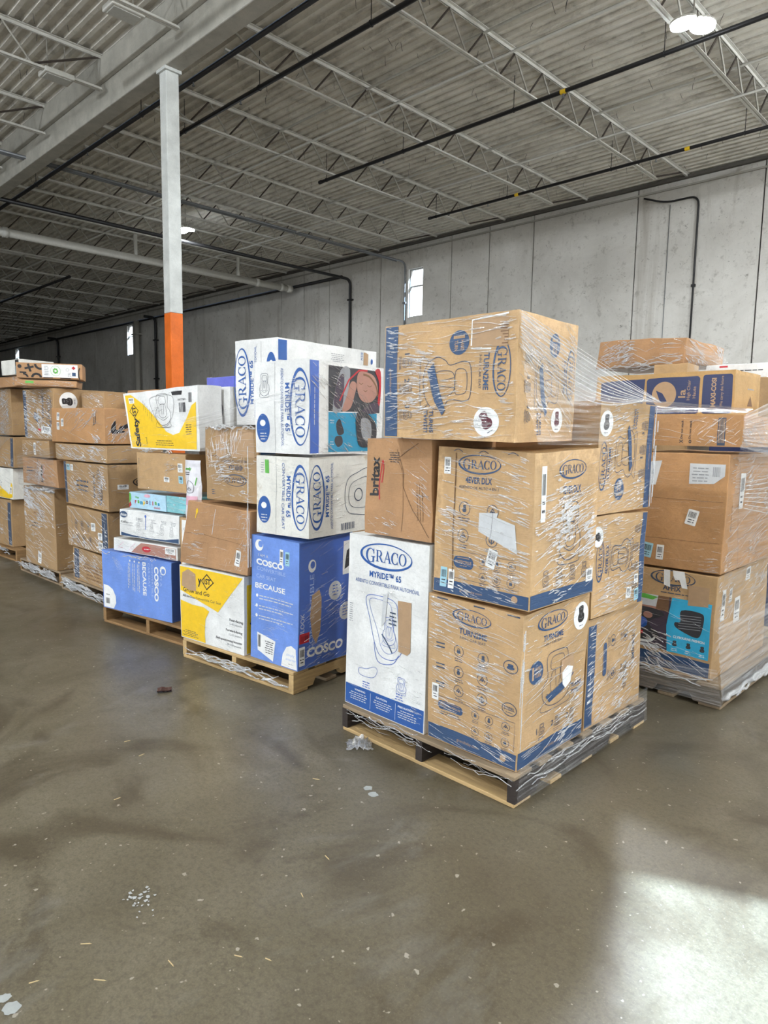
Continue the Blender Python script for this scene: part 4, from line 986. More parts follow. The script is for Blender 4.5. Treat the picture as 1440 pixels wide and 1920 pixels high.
I.disc(.062, .14, .052, 'blue', .082); I.disc(.06, .17, .022, 'white', .018); I.greek(.062, .11, .06, 3, .016, 'lgrey'); I.seat(.075, .38, .09, .13, 'ink', .002); I.line([(.155,.006),(.155,.505)], .0015, 'grey')
I, W, H = M3.ink('R')
I.rect(.006, .006, .075, H-.006, 'mid'); I.sub(.04, .26, -90).greek(0, 0, .3, 1, .014, 'lgrey')
def picture(I):
    I.rect(.15, .012, .63, .50, 'white'); I.rect(.155, .012, .60, .235, 'teal')
    I.rect(.155, .24, .625, .49, 'dark'); I.blob([(.19,.25),(.26,.47),(.34,.48),(.32,.34),(.27,.25)], 'grey'); I.blob([(.20,.28),(.24,.42),(.29,.44),(.27,.27)], 'plum')
    I.line([(.25,.30),(.33,.42),(.42,.48),(.50,.485)], .010, 'red'); I.blob([(.27,.245),(.34,.26),(.38,.34),(.40,.40),(.35,.41),(.31,.33)], 'skin')
    I.blob([(.40,.40),(.42,.47),(.50,.475),(.57,.45),(.60,.37),(.55,.31),(.47,.30),(.42,.33)], 'skin')
    for x, y, a in ((.44,.41,.02),(.48,.37,.018),(.52,.40,.02)): I.curve([(x-a,y),(x,y-.008),(x+a,y)], .004, 'brown', closed=False)
    I.curve([(.46,.46),(.52,.45),(.58,.40),(.60,.34)], .012, 'brown', closed=False); I.blob([(.57,.49),(.625,.49),(.625,.30),(.60,.30),(.61,.42)], 'red'); I.blob([(.44,.24),(.60,.24),(.60,.30),(.52,.29)], 'plum')
    I.blob([(.40,.235),(.40,.12),(.44,.04),(.57,.05),(.60,.13),(.57,.19),(.50,.235)], 'dark'); I.blob([(.44,.20),(.46,.09),(.54,.09),(.53,.19)], 'grey')
    I.blob([(.22,.17),(.25,.20),(.27,.17),(.29,.12),(.24,.11)], 'dark'); I.blob([(.22,.10),(.27,.10),(.28,.06),(.24,.04),(.21,.07)], 'dark')
    for y in (.19, .07): I.greek(.185, y, .04, 2, .014, 'lgrey')
M3.part('printed_picture', 'R', picture, 'printed photo of a baby in a car seat over a teal panel')
M3.film('F', 24, (-8, 10), (.03, .12), (.0006, .002)).film('R', 60, (-30, -8), (.06, .3), (.001, .004)).film('R', 24, (-60, -35), (.04, .14), (.001, .003), (.6, 0, 1, .6)); M3.build()
V = Carton('carton', 'worn kraft carton with its print upside down, left of the soiled white cartons', (-3.31, 2.335), 6.8, .485, .22, 1.046, .445, KRAFTD, pal=2, dent=.012, jit=.01)
I, W, H = V.ink('F'); d = I.sub(.285, .13, 180); d.oval_logo(0, 0, .2, 'ink'); I.text('4EVER DLX', .29, .205, .03, .13, 'ink', 1, 180); I.text('PRODUCT OF GRACO', .28, .245, .014, .22, 'ink', 0, 180); I.greek(.07, .06, .04, 3, .012, 'ink')
I.rect(.02, .27, .47, .275, 'brown')
V.part('packing_tape', 'F', lambda I: (I.poly([(.10,.44),(.21,.44),(.215,.28),(.16,.25),(.12,.28)], 'kraft'), I.poly([(.24,.435),(.45,.43),(.455,.27),(.25,.27)], 'kraft')), 'shiny clear tape')
I, W, H = V.ink('R'); I.rect(.01, .2, .12, .43, 'navy')
V.film('F', 30, (60, 110), (.04, .14), (.001, .004), (.1, .5, .8, 1)).film('F', 30, (-8, 14)).film('F', 20, (-20, 30), (.03, .1), (.002, .005), (0, .45, 1, .6)); V.build()
MB3 = Carton('carton', 'long white car seat carton standing behind, highest in the second stack', (-3.54, 2.63), 4.5, .40, .95, 1.512, .545, WHITEC, pal=2, jit=.004)
I, W, H = MB3.ink('F'); sideways(I.sub(.26, 0, 90), H, .26); I.disc(.345, .35, .05, 'blue', .11); I.seat(.32, .12, .09, .13, 'ink', .002); I.line([(.25,.01),(.25,.53)], .0015, 'grey'); I.disc(.345, .38, .02, 'white', .03)
I, W, H = MB3.ink('R'); I.rect(.01, .41, .085, .535, 'blue'); I.greek(.55, .49, .14, 5, .012, 'grey'); I.text('ASIE', .79, .50, .02, .06, 'blue', 0, 90); I.disc(.90, .47, .012, 'blue', .02)
for k in range(9): I.line([(.81, .45+k*.008), (.85, .45+k*.008)], .003, 'brown')
MB3.part('torn_patch', 'R', lambda I: I.poly([(.81,.44),(.86,.44),(.86,.52),(.83,.53),(.81,.53)], 'kraft')); MB3.build()
prop = Carton('carton', 'plain white carton tucked under the long white one, mostly hidden', (-3.50, 2.86), 5, .45, .6, 1.05, .455, WHITEC, pal=None); prop.build()
prop = Carton('carton', 'plain brown carton tucked low at the back of the second stack', (-3.20, 2.86), 6, .8, .6, .132, .74, KRAFTD, pal=None); prop.build()
Wb = Carton('carton', 'low white carton between the yellow carton and the long white one', (-3.965, 2.56), 7, .32, .40, 1.50, .262, WHITEC, jit=.003)
I, W, H = Wb.ink('F'); I.disc(.23, .105, .032, 'grey', .045); I.seat_solid(.23, .105, .04, .07, 'dark'); I.text('4356-1', .19, .20, .012, .06, 'grey', 0); Wb.build()
prop = Carton('carton', 'brown carton hidden beneath the low white carton', (-3.965, 2.58), 7, .36, .4, 1.04, .455, KRAFTD); prop.build()
prop = Carton('carton', 'brown carton at floor level behind the green-striped box', (-4.02, 2.82), 7, .42, .5, .132, .90, KRAFTD); prop.build()
Pb = Carton('carton', 'small periwinkle blue carton peeking over the low white carton', (-4.49, 3.06), 6, .5, .35, 1.60, .30, card('periwinkle_card', lin(112, 118, 214), .3, dirt=.1, flute=False)); Pb.build()
prop = Carton('carton', 'brown carton supporting the periwinkle one, hidden behind', (-4.49, 3.05), 6, .5, .4, .132, 1.462, KRAFTD); prop.build()

# ------------------------------------------------------------------ third stack (mixed retail cartons)
K3 = Carton('carton', 'blue car seat carton lying on its side at the bottom of the third stack', (-4.30, 2.295), 12.0, .765, .40, .132, .425, BLUEC, pal=3, jit=.005, off={(0,0,1): (0,0,.02)})
d, W, H = K3.ink('F'); d = d.sub(0, H, -90); W, H = H, W     # upright print turned so its top points right
d.ring(W*.16, H-.085, .032, .032, .020, .020, 'white', dx=.005, dy=.003)
d.text('I AM A', W*.28, H-.105, .02, W*.3, 'pale', 0); d.text('COSCO', W*.40, H-.155, .042, W*.58, 'white', 2)
d.text('CONVERTIBLE', W*.36, H-.20, .02, W*.55, 'pale', 0); d.text('CAR SEAT', W*.28, H-.235, .02, W*.4, 'pale', 0); d.text('BECAUSE', W*.36, H-.285, .036, W*.56, 'white', 1)
for y in (.34, .39, .44): d.disc(W*.1, H-y, .008, 'white', n=10); d.greek(W*.42, H-y, W*.56, 2, .016, 'lgrey', align='l')
d.poly([(W-.006, H-.755), (W-.006, H-.64), (W-.05, H-.61), (W-.10, H-.615), (W-.145, H-.65), (W-.165, H-.70), (W-.17, H-.755)][::-1], 'white')
K3.part('barcode_label', 'F', lambda I: (I.bars(.035,.035,.085,.075,'black',10), I.greek(.06, .10, .05, 1, .014, 'dark')))
I, W, H = K3.ink('R'); I.rect(.006, .006, W-.006, H-.006, 'mid'); I.sub(.10, .25, -90).text('COSCO', 0, 0, .04, .2, 'white', 2); I.disc(.12, .08, .04, 'lgrey')
for k in range(4): K3.ink('F')[0].line([(.13+k*.02, .38-k*.005), (.19+k*.02, .30)], .0015, 'lgrey')
K3.film('F', 16, (-10, 10), (.03, .1), (.0005, .0014)); K3.build()
b1 = Carton('box', 'flat pinkish retail box lying on the sideways blue carton', (-4.245, 2.315), 10.0, .735, .36, .575, .092, WHITEC, cat='box', pal=3, jit=.003)
I, W, H = b1.ink('F'); I.poly([(.22,.006),(.28,.05),(.34,.086),(.72,.086),(.72,.006)], 'skin'); I.disc(.40, .045, .05, 'red', .022); I.greek(.40, .045, .06, 1, .012, 'white')
for x in (.06, .2): I.curve([(x,.02),(x+.03,.05),(x+.07,.075)], .003, 'pink', closed=False); I.line([(x+.02,.03),(x+.06,.03)], .002, 'red')
I.greek(.62, .03, .06, 2, .012, 'brown'); b1.barcode('F', .66, .06, .11, .045); b1.film('F', 20, (-20, 0)); b1.build()
b2 = Carton('box', 'white retail box with a dark blue oval badge and a curved navy foot', (-4.235, 2.325), 10.5, .665, .36, .690, .200, WHITEC, cat='box', pal=3, jit=.004)
I, W, H = b2.ink('F'); I.disc(.05, .165, .046, 'navy', .024); I.text('chicco', .05, .165, .022, .075, 'white', 1); I.text('KidFit', .06, .11, .018, .08, 'dark', 0); I.greek(.13, .108, .10, 1, .014, 'grey'); I.greek(.08, .09, .14, 1, .008, 'grey')
I.poly([(.02,.006),(.02,.03),(.15,.018),(.33,.012),(.52,.018),(W-.006,.04),(W-.006,.006)], 'navy')
I.text('2-in-1', .23, .14, .02, .07, 'grey', 0); I.line([(.30,.07),(.30,.16)], .006, 'mid'); I.disc(.30, .165, .01, 'mid')
for x in (.22, .37, .48, .58): I.seat(x, .08, .05, .07, 'grey', .0014); I.greek(x+.02, .145, .06, 3, .010, 'grey')
b2.film('F', 30, (-12, 8), (.03, .14), (.0006, .002)); b2.build()
b3 = Carton('box', 'small light blue toy box with playful multicoloured lettering', (-4.40, 2.32), 9, .43, .22, .900, .118, card('pale_blue_card', lin(176, 212, 232), .5, dirt=.1, flute=False), cat='box', pal=3, jit=.003)
I, W, H = b3.ink('F'); I.text('Wee', .10, .085, .016, .05, 'green', 1)
for k, ch in enumerate('rampoline'): I.text(ch, .085+k*.033, .055+.004*math.sin(k*2), .03, None, ('red', 'green', 'teal', 'yellow', 'maroon', 'mid', 'red', 'green', 'teal')[k], 2.5)
I.disc(.22, .10, .035, 'pink', .012); I.poly([(.004,.03),(.03,.07),(.02,.11),(.004,.11)], 'green'); I.poly([(.004,.004),(.03,.02),(.02,.05),(.004,.03)], 'red'); I.text('HUGO', .33, .02, .012, .07, 'red', 1); b3.film('F', 10, (-8, 5), (.03, .08), (.0006, .0015)); b3.build()
b4 = Carton('box', 'plain turquoise box beside the light blue toy box', (-4.10, 2.36), 9, .285, .24, .902, .118, TEALC, cat='box', pal=3, jit=.003)
I, W, H = b4.ink('F'); I.line([(.004,.065),(.28,.06)], .0015, 'teal'); I.greek(.17, .03, .1, 1, .012, 'lgrey'); b4.film('F', 12); b4.build()
b5 = Carton('carton', 'plain tan carton under the slumped yellow carton', (-4.125, 2.325), 8, .555, .20, 1.05, .262, KRAFTW, pal=3, jit=.006)
I, W, H = b5.ink('F'); I.line([(.02,.02),(.02,.16)], .002, 'ink'); I.sub(.03, .2, 90).greek(0, 0, .06, 1, .012, 'ink'); I.greek(.44, .18, .10, 2, .012, 'brown')
b5.barcode('F', .35, .085, .06, .035, -3); b5.barcode('F', .50, .09, .045, .05, 0, 'lblue'); b5.barcode('F', .50, .17, .05, .06); b5.film('F', 22, (0, 16), (.05, .25), (.0006, .002)); b5.build()
b6 = Carton('carton', 'slumped yellow and white car seat carton, topmost of the third stack', (-3.975, 2.34), 7.5, .80, .19, 1.335, .40, WHITEC, pal=3, dent=.012, jit=.004,
            off={(0,0,1): (-.06,0,-.012), (0,1,1): (-.06,0,-.012), (1,0,1): (-.02,0,.03), (1,1,1): (-.02,0,.03), (0,0,0): (.03,0,0)})
I, W, H = b6.ink('F')
I.poly([(.02,.385),(.02,.01),(.77,.01),(.785,.30),(.74,.28),(.68,.20),(.60,.115),(.53,.10),(.46,.12),(.38,.19),(.22,.31),(.09,.385)], 'yellow')
I.text('Safety', .105, .12, .055, .21, 'black', 2, 90); I.poly([(.10,.32),(.155,.27),(.10,.22),(.045,.27)], 'black'); I.poly([(.10,.312),(.147,.27),(.10,.228),(.053,.27)], 'yellow'); I.text('1ST', .10, .27, .04, .065, 'black', 2, 90)
I.seat(.44, .26, .20, .22, 'dark', .0025); I.curve([(.30,.33),(.38,.36),(.50,.36),(.56,.33),(.55,.24),(.50,.17),(.42,.15),(.36,.2)], .002, 'dark')
I.poly([(.54,.375),(.65,.375),(.64,.35),(.55,.352)], 'black'); I.bars(.61, .24, .68, .30, 'dark', 10); I.text('SAF77841', .64, .32, .012, .08, 'dark', 0); I.bars(.71,.30,.745,.36,'dark',6)
for k in range(5): I.sub(.22+k*.022, .30-k*.02, -90).greek(0, 0, .10, 1, .008, 'dark')
I.text('and', .21, .06, .02, .05, 'dark', 0, 90); I.greek(.42, .06, .26, 3, .014, 'dark'); I.greek(.70, .16, .07, 5, .014, 'dark')
b6.barcode('F', .085, .345, .06, .04); b6.film('F', 26, (-4, 6), (.05, .3), (.0006, .002)); b6.build()
g = Carton('box', 'narrow upright box with a white and green front, between second and third stacks', (-4.06, 2.335), 8, .150, .38, .132, .755, KRAFTW, cat='box', pal=3, jit=.004)
I, W, H = g.ink('F'); I.rect(.02, .40, .145, .74, 'white'); I.text('Camera', .085, .68, .018, .09, 'dark', 0); I.text('8', .05, .50, .025, None, 'dark', 1); I.rect(.02, .20, .145, .40, 'green'); I.greek(.09, .33, .08, 4, .02, 'white'); I.rect(.02, .02, .145, .20, 'white'); I.ring(.075, .12, .045, .055, .036, .045, 'red'); g.build()
# limp white and pink poly bag hanging over the tan carton
f = Buf(flat('poly_bag', lin(226, 224, 230), .3, coat=.6)); n = 10; V_ = []
C0_, e_x = Vector((-4.05, 2.272, .86)), Vector((math.cos(.14), math.sin(.14), 0))
for j in range(n*2+1):
    v = j/(n*2); wdt = .155 if v > .4 else .155-.09*(1-v/.4)**2
    for i in range(n+1):
        u = i/n; p = C0_+e_x*(.01+u*wdt-.005*math.sin(v*9)+.06*v*v*0)+Vector((0, 0, v*.42)); bulge = .035*math.sin(PI*u)*(.5+.5*math.sin(PI*min(1, v*1.1)))
        p += Vector((0, -1, 0))*(bulge+.006*noise.noise(Vector((u*5, v*9, 2))))
        V_.append(p)
f.add(V_, [(j*(n+1)+i, j*(n+1)+i+1, (j+1)*(n+1)+i+1, (j+1)*(n+1)+i) for j in range(n*2) for i in range(n)])
bagfn = lambda x, y, o: (lambda a: V_[max(0, min(n*2, int(round(y/.42*n*2))))*(n+1)+max(0, min(n, int(round(x/.155*n))))]+Vector((0, -.0015-o, 0)))(0)
def bagpt(x, y, o):
    fu = max(0, min(.999, x/.155))*n; fv = max(0, min(.999, y/.42))*n*2; i, j = int(fu), int(fv); a, b_ = fu-i, fv-j
    q = lambda i, j: V_[j*(n+1)+i]
    return q(i, j)*(1-a)*(1-b_)+q(i+1, j)*a*(1-b_)+q(i, j+1)*(1-a)*b_+q(i+1, j+1)*a*b_+Vector((0, -.001-o, 0))
I = Ink(f, bagpt); I.text('comfy', .055, .365, .018, .07, 'green', 1); I.greek(.05, .34, .06, 2, .012, 'dark'); I.rect(.015, .13, .135, .19, 'pink'); I.curve([(.04,.26),(.075,.29),(.11,.26),(.10,.215),(.05,.215)], .002, 'dark'); I.curve([(.06,.23),(.075,.245),(.09,.23)], .002, 'dark'); I.line([(.12,.26),(.13,.31)], .006, 'green')
o = f.build('poly_bag', f.mats, smooth=False); sm = o.modifiers.new('thick', 'SOLIDIFY'); sm.thickness = .002; sm.offset = 0
tag(o, 'limp white poly bag with a pink stripe hanging between two kraft cartons', 'bag')

# ------------------------------------------------------------------ left row, two tall stacks
def plain(name, label, fr, ang, w, d, z0, h, mat, pal, nf=60, nr=10, **k):
    c_ = Carton(name, label, fr, ang, w, d, z0, h, mat, pal=pal, div=10, **k); c_.film('F', nf, (-22, -4), (.08, .4), (.002, .007))
    if nr: c_.film('R', nr, (-10, 30), (.04, .15), (.002, .005))
    return c_
q = plain('carton', 'kraft carton with a dark vertical band at the bottom of the film-tangled stack', (-5.50, 2.37), .8, .70, .5, .132, .29, KRAFTD, 4, 40)
I, W, H = q.ink('F'); I.rect(.03, .02, .13, .28, 'ink'); I.sub(.08, .15, -90).greek(0, 0, .18, 1, .02, 'grey'); I.greek(.42, .17, .4, 5, .03, 'brown'); q.build()
q = plain('carton', 'kraft carton with a navy right edge and three barcode labels in the film-tangled stack', (-5.47, 2.37), .8, .81, .5, .43, .36, KRAFTD, 4, 40)
I, W, H = q.ink('F'); I.rect(.71, .006, .80, H-.006, 'ink'); I.sub(.755, .18, -90).greek(0, 0, .25, 1, .022, 'grey'); I.line([(.12,.02),(.10,.33)], .003, 'ink')
for x in (.2, .32, .45): icon(I, x, .22, .03, int(x*10)); icon(I, x+.03, .10, .03, int(x*7))
q.barcode('F', .55, .22, .08, .07); q.barcode('F', .67, .15, .075, .06); q.barcode('F', .67, .065, .08, .07); q.film('F', 10, (-30, -24), (.3, .6), (.004, .008)); q.build()
q = plain('carton', 'kraft carton with an upright oval logo and navy left edge, middle of its stack', (-5.44, 2.37), -1, .93, .5, .80, .385, KRAFTD, 4, 70)
I, W, H = q.ink('F'); I.rect(.006, .006, .055, H-.006, 'ink'); I.sub(.76, .19, 90).oval_logo(0, 0, .30, 'ink'); I.text('4EVER DLX', .65, .19, .035, .2, 'ink', 1, 90); I.greek(.4, .22, .3, 3, .04, 'ink')
q.barcode('F', .10, .33, .07, .055, 0, 'lblue'); q.barcode('F', .18, .33, .06, .055)
I, W, H = q.ink('R'); I.sub(.33, .24, 0).oval_logo(0, 0, .26, 'black'); q.barcode('R', .12, .20, .09, .04); q.build()
q = plain('carton', 'flat tan carton with no print just below the reddish-brown arrow carton', (-5.455, 2.37), 1.5, 1.0, .5, 1.19, .15, KRAFTD, 4, 60); q.build()
q = plain('carton', 'reddish-brown carton with a black curved arrow on its right side', (-5.48, 2.37), 1.5, 1.06, .5, 1.345, .29, KRAFTO, 4, 18, off={(0,0,1): (0,0,.015)})
q.film('F', 16, (18, 34), (.1, .4), (.003, .008), (.2, .35, .9, 1))
for x, y in ((.16, .22), (.16, .14), (.26, .17)): q.barcode('F', x, y, .06, .065)
I, W, H = q.ink('F'); I.sub(.88, .20, 90).greek(0, 0, .10, 2, .03, 'dark')
I, W, H = q.ink('R')
I.poly([(.115,.125),(.13,.112),(.18,.127),(.24,.162),(.30,.205),(.30,.23),(.24,.198),(.17,.158),(.13,.145)], 'black')
I.poly([(.048,.10),(.07,.085),(.165,.095),(.17,.108),(.095,.12),(.092,.19),(.078,.185),(.055,.14)], 'black'); q.film('R', 14, (30, 70), (.03, .1), (.002, .005), (0, 0, .4, .4)); q.build()
q = plain('carton', 'tan carton behind and above the arrow carton, with a dark lower edge', (-5.62, 2.97), 4, .85, .5, 1.345, .36, KRAFTD, None, 0, 0); q.build()
q = plain('carton', 'small upright tan carton right of the round sticker carton', (-6.14, 2.66), 4, .42, .22, 1.64, .16, KRAFTD, 4, 20, 4); q.build()
q = plain('carton', 'tan carton at the back of the film-tangled stack, just above the arrow carton', (-5.80, 2.98), 4, .50, .4, 1.71, .12, KRAFTR, 4, 12, 4); q.build()
# plain tall one
q = plain('carton', 'tall plain brown carton standing in the left row', (-6.60, 2.365), 3.5, .70, .40, .132, .775, KRAFTD, 5, 110, 20)
I, W, H = q.ink('F'); I.greek(.35, .55, .3, 3, .03, 'brown'); I.greek(.25, .42, .2, 2, .03, 'dark'); q.barcode('F', .33, .08, .07, .11, -8); q.film('F', 24, (-24, -12), (.2, .6), (.006, .014), (0, .75, 1, 1)); q.build()
q = plain('carton', 'pinkish-brown carton with a vertical lowercase name, on the tall plain carton', (-6.46, 2.36), 1.7, .85, .40, .925, .255, KRAFTR, 5, 40, 4)
I, W, H = q.ink('F'); I.line([(.40,.01),(.40,.25)], .006, 'black'); I.text('britax', .49, .12, .05, .17, 'black', 2, 90); I.curve([(.54,.06),(.53,.12),(.545,.2)], .007, 'red', closed=False); I.line([(.72,.02),(.68,.10),(.74,.17)], .004, 'brown'); I.greek(.2, .16, .2, 2, .03, 'ink'); q.build()
q = plain('carton', 'low tan carton with one small label below the sticker carton', (-6.68, 2.37), 2, .66, .40, 1.187, .163, KRAFTD, 5, 20, 4); q.barcode('F', .33, .08, .05, .12); q.build()
q = plain('carton', 'tan carton with a round dark-seat sticker on its side, upper left row', (-6.60, 2.385), 4, .63, .60, 1.357, .475, KRAFTD, 5, 90, 10)
I, W, H = q.ink('F'); I.rect(.006, .02, .07, H-.006, 'ink'); I.text('TURN2ME', .42, .30, .04, .22, 'ink', 1, 90); I.sub(.54, .25, 90).oval_logo(0, 0, .32, 'ink'); I.poly([(.22,.2),(.30,.16),(.34,.22),(.25,.26)], 'navy')
q.barcode('F', .47, .09, .20, .07, -4); q.part('orange_mark', 'F', lambda I: I.rect(.30,.085,.36,.105,'red')); q.sticker('R', .14, .36, .085, 'black', 90); q.film('F', 24, (-24, -14), (.3, .7), (.004, .012), (0, 0, 1, .5)); q.build()
q = plain('carton', 'long flat tan carton carrying the black-patterned box', (-6.52, 2.57), 60, .52, .34, 1.840, .066, KRAFTR, 5, 8, 0)
q.part('green_label', 'F', lambda I: I.rect(.09,.03,.16,.055,'green')); q.build()
q = Carton('box', 'tan box with bold black symbols and a white plant label, top of the left row', (-6.50, 2.62), 62, .547, .28, 1.912, .140, KRAFTR, cat='box', jit=.003, pal=None)
I, W, H = q.ink('F')
I.disc(.032, .105, .017, 'black'); d = I.sub(.11, .098, 15); d.rect(-.038, -.009, .038, .009, 'black'); d.rect(-.009, -.038, .009, .036, 'black')
I.rect(.03, .045, .085, .058, 'black'); I.ring(.062, .008, .038, .038, .022, .022, 'black', a0=5, a1=100, n=10); I.ring(.165, .006, .045, .045, .026, .026, 'black', a0=5, a1=175, n=14); I.ring(.205, .132, .055, .055, .036, .036, 'black', a0=182, a1=285, n=14)
I.ring(.53, .05, .018, .06, .008, .045, 'black', a0=95, a1=265, n=12); I.rect(.22, .005, .30, .012, 'black'); I.rect(.36, .005, .45, .012, 'black')
def plant(I):
    I.rect(.212, .014, .51, .130, 'white'); I.ring(.325, .072, .042, .045, .040, .043, 'green')
    for a in range(7): t = a*.9; I.disc(.325+.016*math.cos(t), .072+.018*math.sin(t), .008, 'green', None, 8)
    I.greek(.25, .11, .045, 6, .015, 'grey'); I.ring(.425, .085, .013, .013, .011, .011, 'grey'); I.poly([(.475,.118),(.492,.102),(.475,.086),(.458,.102)], 'red'); I.rect(.462, .03, .492, .062, 'navy'); I.greek(.44, .055, .03, 3, .012, 'grey')
q.part('product_label', 'F', plant, 'white label with a green plant')
q.build()
q = Carton('box', 'pale blotchy box end at the far left, beside the black-patterned box', (-7.56, 2.42), 5, .42, .35, 2.00, .155, WHITED, cat='box', jit=.004); I, W, H = q.ink('F'); I.rect(.33, .006, .41, .15, 'black'); q.barcode('F', .37, .05, .06, .08, 0, 'lblue'); q.build()
# far left stack
q = plain('carton', 'kraft carton with a navy edge at the bottom of the far left stack', (-8.24, 2.49), 3, .70, .6, .132, .53, KRAFTD, 6, 40, 6); I, W, H = q.ink('F'); I.rect(.60, .02, .68, .5, 'ink'); I, W, H = q.ink('R'); I.text('1', .28, .22, .12, .06, 'black', 1); q.build()
q = plain('carton', 'white and yellow carton in the far left stack', (-8.16, 2.49), 3, .70, .6, .672, .345, WHITED, 6, 20, 2); I, W, H = q.ink('F'); I.poly([(.006,.02),(.6,.006),(.69,.03),(.69,.16),(.66,.19),(.60,.05),(.45,.10),(.3,.16),(.2,.06),(.006,.14)], 'yellow'); q.barcode('F', .65, .10, .05, .08); q.build()
q = plain('carton', 'kraft carton with dark edge above the white and yellow one at far left', (-8.08, 2.49), 3, .75, .6, 1.025, .345, KRAFTD, 6, 30, 12); I, W, H = q.ink('F'); I.rect(.66, .01, .73, .33, 'ink'); q.build()
q = plain('carton', 'large tan carton at the top of the far left stack', (-8.07, 2.49), 3, .80, .6, 1.378, .50, KRAFTD, 6, 70, 20); q.film('F', 20, (8, 28), (.2, .6), (.006, .016)); q.build()
q = plain('carton', 'flat tan box on the far left stack, beneath the pale box end', (-7.66, 2.44), 3, .8, .5, 1.885, .108, KRAFTR, 6, 14, 2); q.build()

# ------------------------------------------------------------------ right-hand stack behind the nearest one
q = Carton('carton', 'kraft booster seat carton with a photo panel and turquoise strip', (-1.262, 3.885), 0, .74, .95, .132, .60, KRAFTW, pal=7)
I, W, H = q.ink('F'); ox = W-.44
I.rect(.01, .02, W-.01, .105, 'navy'); I.text('gracobaby.com', ox+.16, .065, .016, .14, 'kraft', 0)
I.oval_logo(ox+.20, .555, .25, 'ink'); I.text('AFFIX', ox+.20, .495, .03, .10, 'ink', 1); I.greek(ox+.22, .465, .16, 1, .015, 'ink')
def ph(I):
    ox = W-.44
    I.rect(.05, .125, ox+.20, .44, 'plum'); I.rect(.05, .36, ox+.17, .44, 'lgrey'); I.poly([(ox-.1,.42),(ox+.05,.44),(ox+.13,.43),(ox+.10,.41)], 'green'); I.rect(.05, .355, ox+.15, .372, 'skin')
    I.poly([(ox+.13,.44),(ox+.19,.44),(ox+.19,.35),(ox+.12,.36)], 'brown')
    I.blob([(ox-.05,.34),(ox+.10,.36),(ox+.17,.33),(ox+.08,.27),(ox+.15,.20),(ox+.10,.17),(ox-.05,.17)], 'dark'); I.disc(ox+.075, .315, .028, 'skin', .02); I.blob([(ox-.02,.31),(ox+.06,.29),(ox+.07,.26),(ox+.02,.24),(ox-.04,.26)], 'mid'); I.blob([(ox,.25),(ox+.03,.235),(ox+.06,.265),(ox+.07,.25),(ox+.03,.225)], 'blue')
    I.disc(ox+.04, .205, .011, 'red'); I.blob([(ox-.06,.16),(ox+.08,.165),(ox+.12,.19),(ox+.12,.175),(ox+.08,.15),(ox-.06,.145)], 'white'); I.blob([(ox-.05,.13),(ox+.10,.145),(ox+.15,.125)], 'lgrey')
q.part('printed_picture', 'F', ph, 'printed photo of a baby in a car seat')
def strip(I):
    ox = W-.44
    I.poly([(ox+.205,.44),(ox+.42,.44),(ox+.42,.12),(ox+.195,.12),(ox+.185,.27)], 'sky')
    I.blob([(ox+.26,.375),(ox+.36,.38),(ox+.385,.35),(ox+.37,.25),(ox+.33,.235),(ox+.24,.27),(ox+.23,.30),(ox+.26,.31)], 'dark')
    for k in range(6): I.line([(ox+.25,.27+k*.015),(ox+.37,.28+k*.015)], .003, 'grey')
    I.text('CLYBOURNE FASHION', ox+.31, .215, .014, .17, 'white', 1)
    for x in (.235, .31, .385): I.seat_solid(ox+x, .175, .03, .035, 'dark'); I.greek(ox+x, .143, .035, 2, .010, 'white')
q.part('colour_strip', 'F', strip, 'turquoise strip with a booster seat')
q.part('torn_patch', 'F', lambda I: I.poly([(W-.44+.29,.53),(W-.44+.40,.53),(W-.44+.40,.42),(W-.44+.29,.41)], 'kraft'))
q.part('masking_tape', 'F', lambda I: (I.poly([(W-.29,.60),(W-.255,.60),(W-.25,.50),(W-.285,.51)], 'white'), I.poly([(W-.24,.60),(W-.175,.60),(W-.155,.505),(W-.185,.505),(W-.20,.55),(W-.225,.545),(W-.235,.57)], 'white')), 'cream masking tape strips')
q.barcode('F', .27, .55, .03, .07); q.barcode('R', .12, .42, .06, .18); q.barcode('R', .38, .35, .10, .15); q.barcode('R', .24, .46, .05, .08); q.barcode('R', .55, .54, .09, .08)
q.film('F', 34, (-20, 6), (.04, .2), (.001, .004)).film('F', 26, (-40, -15), (.06, .25), (.002, .006), (.4, 0, 1, .25)).film('R', 80, (4, 24), (.1, .4), (.001, .004)); q.build()
q = Carton('carton', 'large plain orange-brown carton with shipping labels, right-hand stack', (-1.235, 3.885), 1.0, .62, .90, .738, .655, KRAFTO, pal=7, jit=.006, off={(0,0,1): (.06,0,0), (1,0,0): (-.012,0,0)})
I, W, H = q.ink('F'); ox = W-.45; I.line([(.02,.40),(W-.02,.39)], .002, 'brown'); I.line([(.02,.16),(W-.02,.17)], .002, 'brown')
q.part('shipping_label', 'F', lambda I: (I.poly([(W-.225,.60),(W-.02,.60),(W-.022,.535),(W-.08,.49),(W-.22,.485)], 'lgrey'), I.bars(W-.09,.53,W-.05,.585,'grey',8), I.greek(W-.16, .575, .10, 5, .018, 'grey')))
q.part('shipping_label', 'F', lambda I: (I.poly([(W-.49,.60),(W-.40,.61),(W-.42,.47),(W-.49,.47)], 'lgrey'), I.disc(W-.44, .485, .004, 'black')))
q.barcode('F', W-.185, .30, .062, .085, -12); q.barcode('F', W-.42, .09, .06, .085, -6, 'lblue'); q.barcode('F', W-.345, .085, .042, .085)
q.barcode('R', .25, .45, .08, .20); q.ink('R')[0].line([(.18,.62),(.22,.3),(.26,.02)], .003, 'dark'); q.ink('R')[0].sub(.1, .3, 90).greek(0, 0, .2, 1, .02, 'brown')
